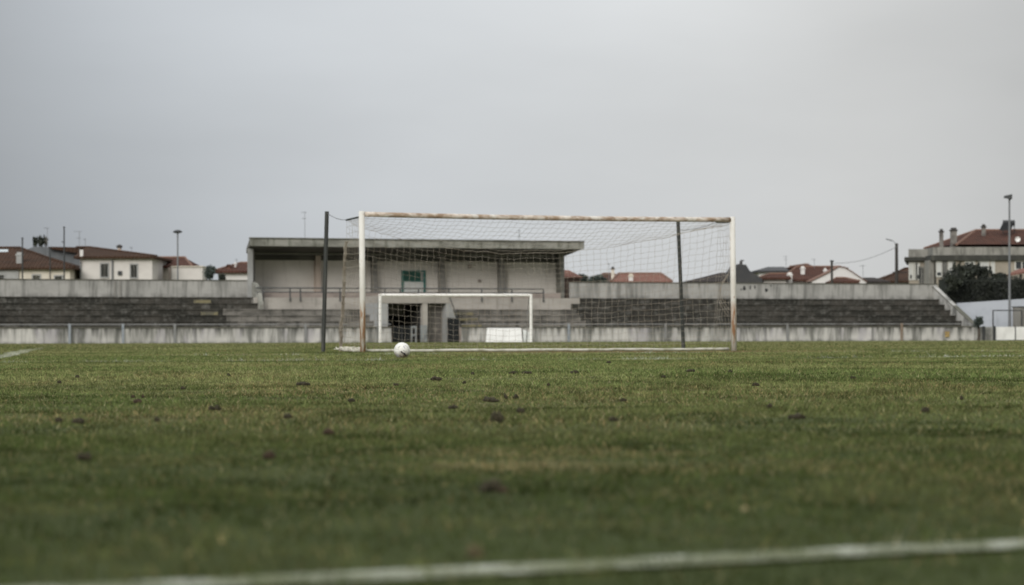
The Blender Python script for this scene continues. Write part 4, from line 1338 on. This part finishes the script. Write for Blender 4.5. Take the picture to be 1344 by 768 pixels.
o, rf = house('house', 287, 345, 358.5, 345.3, 316, 345, 200, 9, 'white_render', 'tile_red', 'small white house with red roof just left of the stand')
chimney(rf, 297, 303, 347, 352, 201, 'tile_orange', 'tile_red')
chimney(rf, 308, 310, 343, 350, 202, 'white_render', 'white_render')

# --- right, seen through the net
o, rf = house('house', 808, 876, 372, 359.3, 812, 868, 215, 8, 'white_render', 'tile_orange', 'house with orange roof seen through the goal net')
chimney(rf, 825.5, 831, 359.2, 370, 215.0, 'white_render', 'cream')
o, rf = house('house', 785, 809, 371, 359.5, 792, 806, 222, 8, 'white_render', 'tile_red', 'narrow red roofed house end beside the orange roof, seen through the net')
chimney(rf, 802.5, 806.5, 350, 362, 222.5, 'cream', 'soot')
o, rf = house('house', 740, 752, 372, 362.3, 742, 749, 225, 8, 'cream', 'tile_orange', 'tiny orange roof just clear of the right end of stand')
bush('tree', 762, 360.8, 376, 216, 26, 700, 0.16, 'leaf_far', 'dark low tree beyond the parapet next to the stand end', 'tree', sd=11, group='trees beyond the parapet')
bush('tree', 785, 360.3, 376, 218, 28, 700, 0.16, 'leaf_far', 'dark low tree beyond the parapet left of the orange roofs', 'tree', sd=12, group='trees beyond the parapet')

# dark house right of the goal
o, rf = house('house', 905, 972, 372, 357.8, 946, 972, 205, 10, 'light_grey', 'tile_dark', 'dark brown roof rising behind the right goal post', ridge=False)
dgg = 200
o = thing('house', (P(982, 0, dgg).x, dgg, 0), 'black slate clad house with stepped roof right of the goal', 'house', 'houses beyond the ground')
poly = [P(962, 372, dgg), P(1003, 372, dgg), P(1001, 366, dgg), P(992, 360.5, dgg), P(984, 355, dgg), P(979.5, 347.4, dgg), P(968.5, 346.7, dgg), P(965, 352, dgg), P(962, 356, dgg)]
poly[0].z = poly[1].z = 0
MB().prism(poly, (0, 7, 0)).build('wall', M['slate'], o)
pc = P(973, 347, dgg + 2)
MB().box(pc.x - 0.1, pc.x + 0.1, dgg + 2, dgg + 2.25, pc.z - 0.3, P(973, 342, dgg).z).build('chimney', M['soot'], o)
MB().box(pc.x - 0.05, pc.x + 0.2, dgg + 2, dgg + 2.2, P(973, 341.8, dgg).z, P(973, 340.3, dgg).z).build('chimney_cap', M['soot'], o)
o, rf = house('house', 996, 1030, 357.5, 350.3, 1008, 1024, 232, 8, 'white_render', 'slate', 'distant white house with blue grey slate roof right of the dark house', ridge=False)
o, rf = house('house', 1003, 1032, 367, 359.8, 1010, 1032, 208, 6, 'whitewash', 'tile_red', 'low red roofed house in front of the slate roofed one')
o, rf = house('house', 1030, 1108, 369.5, 350.5, 1046, 1104, 210, 9, 'white_render', 'tile_red', 'wide red roofed house with white chimneys right of the goal')
chimney(rf, 1034, 1040, 357.5, 372, 209.2, 'white_render', 'white_render')
chimney(rf, 1051.5, 1056.5, 349.5, 364.5, 211.6, 'white_render', 'white_render')
chimney(rf, 1081.5, 1085.5, 352, 365, 211.8, 'whitewash', 'white_render')
o, rf = house('house', 1042, 1064, 352.5, 347.4, 1056, 1062, 236, 8, 'whitewash', 'tile_red', 'far red roof peeping above the wide red roofed house')
dgb = 206
o = thing('house', (P(1101, 0, dgb).x, dgb, 0), 'white gable ended house with long sloping roof line', 'house', 'houses beyond the ground')
poly = [P(1060, 372, dgb), P(1138, 372, dgb), P(1137, 370.5, dgb), P(1119, 358, dgb), P(1109, 351.8, dgb), P(1101, 350.8, dgb), P(1086, 359.5, dgb), P(1066, 369.5, dgb)]
poly[0].z = poly[1].z = 0
MB().prism(poly, (0, 3.4, 0)).build('wall', M['white_render'], o)
cp = MB()
e = [P(1138, 370.6, dgb), P(1119, 357.7, dgb), P(1109, 351.5, dgb), P(1101, 350.5, dgb), P(1086, 359.2, dgb), P(1064, 369.8, dgb)]
cp.prism([p + Vector((0, -0.1, 0.01)) for p in e] + [p + Vector((0, -0.1, 0.07)) for p in reversed(e)], (0, 3.6, 0))
cp.build('roof_edge', M['ridge'], o)
MB().box(P(1113.5, 0, dgb).x, P(1116, 0, dgb).x, dgb + 1, dgb + 1.2, P(1115, 357, dgb).z, P(1115, 350.5, dgb).z).build('chimney', M['chimney'], o)
o, rf = house('house', 1096, 1121, 372, 365.3, 1098, 1110, 203, 4, 'cream', 'tile_red', 'small red lean roof in front of the white gable')
o, rf = house('house', 1128, 1162, 371.5, 364.3, 1134, 1147, 214, 7, 'light_grey', 'tile_dark', 'low dark roof between the white gable and the utility pole', ridge=False)
o, rf = house('house', 1160, 1198, 371, 352.5, 1188, 1198, 226, 9, 'light_grey', 'tile_brown', 'red brown roof half hidden left of the big stone house')
MB().box(P(1173, 0, 225).x, P(1192, 0, 225).x, 225.3, 225.6, P(1180, 358, 225).z, P(1180, 356.6, 225).z).build('awning', M['tile_dark'], o)

# --- big stone house at the right
db = 185
o = thing('house', (P(1280, 0, db).x, db, 0), 'large old two storey stone house with hipped red roof and three chimneys', 'house', 'houses beyond the ground')
xL, xC, xR = P(1192, 0, db + 5).x, P(1226, 0, db).x, P(1445, 0, db).x
zc = P(1290, 335, db).z
zp = P(1290, 324.3, db).z
zlw = P(1200, 337, db + 3).z
zlp = P(1200, 327.5, db + 3).z
# main block and the set-back left wing
MB().box(xC, xR, db, db + 11, 0, zc - 0.35).build('wall', M['stone'], o)
xw = P(1193, 0, db + 2.4).x
def wing(off, y0, y1, x1, z0, z1):
    # the wing's end wall runs askew to its front
    a, b = P(1193.2, 0, y0).x - off, P(1195.5, 0, y1).x - off
    return MB().hexa([(a, y0, z0), (x1, y0, z0), (x1, y1, z0), (b, y1, z0)], [(a, y0, z1), (x1, y0, z1), (x1, y1, z1), (b, y1, z1)])


wing(0, db + 2.4, db + 10, xC - 0.003, 0, zlw - 0.3).build('wing_wall', M['stone'], o)
MB().box(xC - 0.22, xR, db - 0.22, db + 11.2, zc - 0.347, zc).build('cornice', M['dark_trim'], o)
MB().box(xC - 0.05, xR, db - 0.08, db + 11.1, zc + 0.003, zp).build('parapet', M['stone_trim'], o)
wing(0.3, db + 2.1, db + 10.1, xC - 0.23, zlw - 0.297, zlw - 0.05).build('cornice', M['dark_trim'], o)
wing(0.03, db + 2.3, db + 10.1, xC - 0.06, zlw - 0.047, zlp).build('parapet', M['stone_trim'], o)
MB().box(xC - 0.30, xC - 0.005, db + 0.1, db + 2.3, 0, zlw - 0.31).build('corner_pier', M['stone_trim'], o)
MB().tube([(xC + 0.06, db - 0.07, 0.2), (xC + 0.06, db - 0.07, zc - 0.36)], 0.06, 6).build('downpipe', M['dark_trim'], o)
rfm = MB()
yr = db + 5.5
rA, rL, rR = P(1256, 321, db + 0.6), P(1213, 326, db + 8.5), P(1281, 302.3, yr)
rE, rB = Vector((xR, rA.y, rA.z)), Vector((xR, db + 10.6, rA.z))
rQ = Vector((xR - 3, yr, rR.z))
rL2 = Vector((rA.x, db + 10.6, rA.z))
rfm.quad(rA, rE, rQ, rR).quad(rE, rB, rQ).quad(rL, rA, rR).quad(rL2, rL, rR).quad(rB, rL2, rR, rQ).quad(rA, rL, rL2, rB, rE)
M['tile_old'] = tile_mat('old_brown_red_tiles', (0.078, 0.038, 0.028), (0.052, 0.03, 0.024), (0.10, 0.058, 0.042))
rf = rfm.build('roof', M['tile_old'], o)
rg = MB()
rg.tube([rR, rQ], 0.09, 6)
rg.tube([rR, rA], 0.09, 6)
rg.tube([rR, rL], 0.07, 6)
rg.build('ridge_tiles', M['ridge'], rf)
chimney(rf, 1233.8, 1238.6, 300.5, 319, db + 2.5)
chimney(rf, 1248.6, 1256.4, 298.8, 318, db + 1.6)
chimney(rf, 1289.3, 1294.2, 294.3, 311, db + 3.5)
window(o, 1268, 1278.5, 342, 364, db, 'blind', 'frame_white'); window(o, 1286, 1297, 340.5, 353, db, 'blind', 'frame_white')
window(o, 1302, 1304.5, 341, 366, db, 'blind', 'frame_white')
window(o, 1333.5, 1349, 343.5, 353, db, 'pane', 'frame_white')
window(o, 1230, 1235.5, 344, 362, db, 'blind', 'frame_white'); window(o, 1238, 1242, 342, 364, db, 'pane', 'stone_trim'); window(o, 1246, 1251.5, 343, 359, db, 'blind', 'frame_white')
dw = db + 2.4
window(o, 1194.5, 1197, 346, 366, dw, 'blind', 'frame_white'); window(o, 1200, 1202.2, 346, 366, dw, 'pane', 'frame_white'); window(o, 1207.5, 1212, 351.5, 372, dw, 'pane', 'stone_trim')
window(o, 1204, 1206, 346, 366, dw, 'blind', 'frame_white')
# solar water heater on the roof
ds = db + 3.4
t = thing('solar_heater', (P(1322, 0, ds).x, ds, P(1322, 304, ds).z), 'dark solar water heater standing on the big house roof', 'solar heater')
MB().prism([P(1312.5, 302.5, ds), P(1327, 302.5, ds), P(1331.5, 292.5, ds + .6), P(1317.5, 292.5, ds + .6)], (0, 0.10, 0.05)).build('collector', M['black'], t)
a, b = P(1317, 292.8, ds + 0.9), P(1332, 292.8, ds + 0.9)
MB().tube([a, b], 0.2, 10).build('tank', M['metal_dark'], t)
for q in (a, b):
    MB().tube([q + Vector((0, 0.1, -0.1)), q + Vector((0, 0.1, -1.0))], 0.03, 5).build('support', M['metal_dark'], t)
ddx = P(1334.5, 314.2, db + 1.9)
t = thing('satellite_dish', ddx, 'small white satellite dish on the red roof of stone house', 'dish')
dsh = MB()
prof = [(0.02, 0.0), (0.1, 0.015), (0.16, 0.05), (0.18, 0.09)]
dsh.lathe((0, 0, 0), prof, 14)
dsh.v = [(ddx.x + x, ddx.y - 0.35 - z, ddx.z + y) for x, y, z in dsh.v]
dsh.build('dish_bowl', M['board_white'], t)
MB().tube([(ddx.x, ddx.y - 0.3, ddx.z), (ddx.x, ddx.y + 0.1, ddx.z - 0.3)], 0.02, 5).build('bracket', M['metal_dark'], t)
# tiled shelter roof at the right edge
dq = 172
o = thing('shelter', (P(1345, 0, dq).x, dq, 0), 'orange tiled shelter roof at the right edge above the hedge', 'shelter')
MB().prism([P(1321, 362.8, dq), P(1375, 354, dq), P(1375, 348, dq + 2), P(1335, 356, dq + 2)], (0, 0, 0.1)).build('roof', M['tile_orange'], o)
for px in (1340, 1372):
    q = P(px, 360, dq + 0.6)
    MB().tube([(q.x, q.y, 0), (q.x, q.y, q.z)], 0.08, 6).build('roof_post', M['bench'], o)

# ------------------------------------------------------------------ poles, lamps, antennas
def pole(px, y0, dist, r, label, mk='metal_dark', name='pole', group='poles behind the left parapet'):
    a = P(px, y0, dist)
    o = thing(name, (a.x, dist, 0), label, 'pole', group)
    MB().tube([(a.x, dist, -0.1), (a.x, dist, a.z)], r, 8, r1=r * 0.8).build('shaft', M[mk], o)
    MB().lathe((a.x, dist, a.z), [(r, 0.002), (r * 1.3, 0.01), (r * 1.3, 0.06), (0.0, 0.09)], 8).build('pole_cap', M[mk], o)
    return o, a


pole(29.7, 313.5, 176, 0.055, 'dark pole with pale lower part before the cream house')
pole(66, 326, 176, 0.045, 'short thin dark pole before the blue grey building')
o, a = pole(84.5, 299, 176, 0.05, 'tall dark pole rising above the brown roofs')
MB().box(a.x - 0.14, a.x + 0.03, 175.9, 175.97, a.z - 0.9, a.z - 0.84).build('crossarm', M['metal_dark'], o)
a = P(233.5, 305, 178)
o = thing('street_lamp', (a.x, 178, 0), 'street lamp with mushroom shaped head behind the left parapet', 'lamp')
MB().tube([(a.x, 178, -0.1), (a.x, 178, a.z)], 0.06, 8, r1=0.045).build('shaft', M['metal_grey'], o)
MB().lathe((a.x, 178, a.z - 0.06), [(0.0, 0.0), (0.12, 0.0), (0.28, 0.05), (0.3, 0.1), (0.17, 0.19), (0.0, 0.22)], 14).build('lamp_head', M['metal_dark'], o)
# floodlight at right
a = P(1325.5, 262, 165); b = P(1325.2, 428, 165)
o = thing('floodlight_pole', (b.x, 165, 0), 'tall grey floodlight pole standing before the stone house', 'floodlight')
MB().tube([(b.x, 165, -0.1), (b.x, 165, b.z + 1.5), (a.x - 0.01, 165, a.z)], 0.10, 10, r1=0.05).build('shaft', M['metal_grey'], o)
MB().hexa([(a.x - 0.33, 164.7, a.z + 0.10), (a.x + 0.10, 164.7, a.z + 0.02), (a.x + 0.10, 165.1, a.z + 0.02), (a.x - 0.33, 165.1, a.z + 0.10)],
          [(a.x - 0.30, 164.75, a.z + 0.22), (a.x + 0.12, 164.75, a.z + 0.30), (a.x + 0.12, 165.1, a.z + 0.30), (a.x - 0.30, 165.1, a.z + 0.22)]).build('lamp_head', M['metal_dark'], o)
MB().tube([(a.x, 165, a.z - 0.02), (a.x + 0.02, 165, a.z + 0.06)], 0.07, 8).build('bracket', M['metal_dark'], o)
# utility pole with street light
dp = 190
a = P(1177, 319.5, dp)
o = thing('utility_pole', (a.x, dp, 0), 'dark utility pole with a small street light on an arm', 'utility pole')
MB().tube([(a.x, dp, -0.1), (a.x, dp, a.z)], 0.14, 8, r1=0.10).build('shaft', M['wood_pole'], o)
q = P(1166.5, 315, dp)
MB().tube([(a.x, dp - 0.12, a.z - 0.35), (a.x - 0.12, dp - 0.2, a.z + 0.02), (q.x + 0.2, dp - 0.2, q.z - 0.03)], 0.022, 6).build('lamp_arm', M['metal_grey'], o)
MB().hexa([(q.x - 0.2, dp - 0.28, q.z + 0.02), (q.x + 0.2, dp - 0.28, q.z - 0.10), (q.x + 0.2, dp - 0.12, q.z - 0.10), (q.x - 0.2, dp - 0.12, q.z + 0.02)],
          [(q.x - 0.18, dp - 0.26, q.z + 0.09), (q.x + 0.2, dp - 0.26, q.z + 0.0), (q.x + 0.2, dp - 0.14, q.z + 0.0), (q.x - 0.18, dp - 0.14, q.z + 0.09)]).build('lamp_head', M['metal_grey'], o)
bq = P(1092, 344, 196)
o = thing('utility_pole', (bq.x, 196, 0), 'slim dark utility pole before the white gable house', 'utility pole')
MB().tube([(bq.x, 196, -0.1), (bq.x, 196, bq.z)], 0.10, 8, r1=0.08).build('shaft', M['wood_pole'], o)
MB().lathe((bq.x, 196, bq.z), [(0.08, 0.0), (0.13, 0.02), (0.13, 0.10), (0.0, 0.14)], 8).build('insulator', M['metal_dark'], o)
w_ = MB()
p0, p1 = Vector((bq.x, 196, bq.z - 0.1)), Vector((a.x, dp, a.z - 0.25))
w_.tube([p0.lerp(p1, i / 14) - Vector((0, 0, 0.30 * math.sin(PI * i / 14))) for i in range(15)], 0.014, 5)
tag(w_.build('overhead_wire', M['wire']), 'thin sagging overhead wire between the two utility poles at right', 'wire')


def antenna(px, y0, y1, dist, label, bars=((0.05, 0.5), (0.25, 0.35)), lean=0):
    a, b = P(px, y0, dist), P(px, y1, dist)
    o = thing('tv_antenna', (b.x, dist, b.z - 0.6), label, 'antenna', 'television antennas on the roofs')
    mb = MB(); mb.tube([(b.x, dist, b.z - 0.6), (a.x, dist, a.z)], 0.018, 5); mb.build('mast', M['antenna'], o)
    for f_, l_ in bars:
        z = a.z - f_ * (a.z - b.z)
        m = MB(); m.tube([(a.x - l_ * 0.9, dist - 0.03, z), (a.x + l_ * 0.4, dist - 0.03, z)], 0.013, 5)
        for k in range(5):
            x = a.x - l_ * 0.9 + l_ * 1.3 * k / 4
            m.tube([(x, dist - 0.25, z + 0.014), (x, dist + 0.2, z + 0.014)], 0.008, 4)
        m.build('aerial', M['antenna'], o)
    return o


antenna(62.5, 298.5, 325, 195, 'thin tall antenna over the blue grey building', ((0.04, 0.25),))
o = antenna(104.5, 303.5, 326, 193, 'antenna with cross arm on the left end of white house', ((0.02, 0.4), (0.4, 0.2)))
antenna(112.2, 313.5, 326, 192.5, 'short bare antenna just right of the cross armed one', ((0.06, 0.12),))
antenna(173, 324, 336, 192, 'short antenna on the sloping roof of the white house', ((0.1, 0.14),))
antenna(400.5, 278, 318, 190, 'faint tall antenna behind the left half of the stand roof', ((0.02, 0.28), (0.22, 0.2)))
antenna(682, 302, 318, 185, 'little antenna above the stand roof seen through the net', ((0.05, 0.16), (0.5, 0.12)))
antenna(799.5, 344.5, 372, 214, 'antenna mast beside the orange roof seen through the net', ((0.08, 0.12),))
antenna(311, 340, 350, 203, 'tiny antenna on the small red roof left of stand', ((0.1, 0.12),))
antenna(1032, 336, 352, 236, 'faint antenna above the slate roofed house', ((0.05, 0.3), (0.3, 0.2)))
antenna(1069, 340, 353, 214, 'faint antenna above the wide red roof', ((0.05, 0.2),))
antenna(1133, 348, 366, 214, 'faint antenna above the low dark roof', ((0.05, 0.3),))

# small trees behind the left row
gt = 'small trees behind the left houses'
bush('tree', 46.5, 310.5, 326, 206, 6.5, 500, 0.09, 'leaf_dark', 'narrow dark conifer tip above the blue grey building, left of the pair', 'tree', sd=21, group=gt)
bush('tree', 54.5, 309, 326, 206, 9, 600, 0.09, 'leaf_dark', 'wider dark conifer above the blue grey building, right of the pair', 'tree', sd=22, group=gt)
bush('tree', 60.5, 310, 326, 207, 8, 220, 0.07, 'leaf_dry', 'thin dry treetop beside the tall thin antenna', 'tree', sd=23, group=gt)
bush('shrub', 275, 347, 372, 188, 18, 420, 0.10, 'leaf_far', 'straggly dark shrub between cream garage and small red roofed house', sd=24)
bush('shrub', 292, 359, 372, 186, 11, 260, 0.09, 'leaf_dark', 'small dark bush before the white house left of stand', sd=25)

# ------------------------------------------------------------------ light
EL, AZ = math.radians(25), math.radians(205)      # sun behind the cloud, behind and left of the camera
w = bpy.data.worlds.new('World')
S.world = w
w.use_nodes = True
nt = w.node_tree
n, l = nt.nodes, nt.links
bg = n['Background']
bg.inputs['Strength'].default_value = 0.1
sky = n.new('ShaderNodeTexSky')
sky.sky_type = 'NISHITA'
sky.sun_disc = False
sky.sun_elevation = EL
sky.sun_rotation = AZ
sky.air_density = 1.0
sky.dust_density = 4.0
hs = n.new('ShaderNodeHueSaturation')
hs.inputs['Saturation'].default_value = 0.15
l.new(sky.outputs[0], hs.inputs['Color'])
tc = n.new('ShaderNodeTexCoord')
sp = n.new('ShaderNodeSeparateXYZ')
l.new(tc.outputs['Generated'], sp.inputs[0])


def mth(op, a, b=None, c=None):
    m = n.new('ShaderNodeMath')
    m.operation = op
    for i, v in enumerate((a, b, c)):
        if v is None: continue
        if isinstance(v, (int, float)): m.inputs[i].default_value = v
        else: l.new(v, m.inputs[i])
    return m.outputs[0]


mz = n.new('ShaderNodeMapRange'); mz.interpolation_type = 'SMOOTHSTEP'
mz.inputs['From Min'].default_value = 0.05; mz.inputs['From Max'].default_value = 0.75
mz.inputs['To Min'].default_value = 1.0; mz.inputs['To Max'].default_value = 4.6
l.new(sp.outputs['Z'], mz.inputs['Value'])
cie = mz.outputs[0]                      # overcast: much brighter overhead than at the horizon
# brighter cloud ahead; its fall to the sides also imitates lens darkening
vd = n.new('ShaderNodeVectorMath'); vd.operation = 'DOT_PRODUCT'
l.new(tc.outputs['Generated'], vd.inputs[0])
vd.inputs[1].default_value = Vector((0.027, 1.0, 0.06)).normalized()
mr = n.new('ShaderNodeMapRange')
mr.inputs['From Min'].default_value = math.cos(math.radians(13.4)); mr.inputs['From Max'].default_value = 1.0
mr.inputs['To Min'].default_value = 0.45; mr.inputs['To Max'].default_value = 1.0
l.new(vd.outputs['Value'], mr.inputs['Value'])
glow = mth('MULTIPLY', mr.outputs[0], 1.37)
mp = n.new('ShaderNodeMapping'); mp.inputs['Scale'].default_value = (3.4, 3.4, 11)
l.new(tc.outputs['Generated'], mp.inputs['Vector'])
no = n.new('ShaderNodeTexNoise'); no.inputs['Scale'].default_value = 1.6; no.inputs['Detail'].default_value = 5; no.inputs['Roughness'].default_value = 0.45
l.new(mp.outputs[0], no.inputs['Vector'])
cl = mth('MULTIPLY_ADD', no.outputs['Fac'], 0.42, 0.805)
val = mth('MULTIPLY', mth('MULTIPLY', cie, glow), cl)
tint = n.new('ShaderNodeMix'); tint.data_type = 'RGBA'
mt = n.new('ShaderNodeMapRange'); mt.inputs['From Min'].default_value = -0.16; mt.inputs['From Max'].default_value = 0.12
l.new(sp.outputs['X'], mt.inputs['Value'])
l.new(mt.outputs[0], tint.inputs[0])
tint.inputs[6].default_value = (3.68, 3.94, 4.22, 1)
tint.inputs[7].default_value = (3.92, 3.98, 3.97, 1)
sc = n.new('ShaderNodeVectorMath'); sc.operation = 'SCALE'
l.new(tint.outputs[2], sc.inputs[0]); l.new(val, sc.inputs['Scale'])
mx = n.new('ShaderNodeMix'); mx.data_type = 'RGBA'
mx.inputs[0].default_value = 0.15
l.new(sc.outputs[0], mx.inputs[6]); l.new(hs.outputs[0], mx.inputs[7])
l.new(mx.outputs[2], bg.inputs['Color'])

sun = bpy.data.lights.new('sun', 'SUN')
sun.energy = 1.5
sun.angle = math.radians(28)
sun.color = (1.0, 0.96, 0.90)
so = bpy.data.objects.new('sun', sun)
COL.objects.link(so)
dirv = Vector((math.sin(AZ) * math.cos(EL), math.cos(AZ) * math.cos(EL), math.sin(EL)))
so.rotation_euler = dirv.to_track_quat('Z', 'Y').to_euler()
so.location = (0, -20, 40)

# ------------------------------------------------------------------ camera
cam = bpy.data.cameras.new('camera')
cam.sensor_width = 36
cam.lens = F / 1344 * 36
cam.clip_start = 0.05
cam.clip_end = 6000
cam.shift_y = (HY - 384) / 1344
cam.dof.use_dof = True
cam.dof.focus_distance = 20
cam.dof.aperture_fstop = 5.4
cam.dof.aperture_blades = 7
co = bpy.data.objects.new('camera', cam)
COL.objects.link(co)
co.location = (0, 0, CAMH)
co.rotation_euler = (math.radians(90), 0, 0)
co.rotation_euler = (Matrix.Rotation(math.radians(90), 3, 'X') @ Matrix.Rotation(-ROLL, 3, 'Z')).to_euler()
S.camera = co

S.view_settings.view_transform = 'Standard'
S.view_settings.look = 'None'
S.view_settings.exposure = 0.38
S.view_settings.gamma = 1
S.view_settings.use_curve_mapping = False
S.render.engine = 'CYCLES'
S.cycles.use_denoising = True
S.cycles.max_bounces = 6
S.cycles.diffuse_bounces = 3
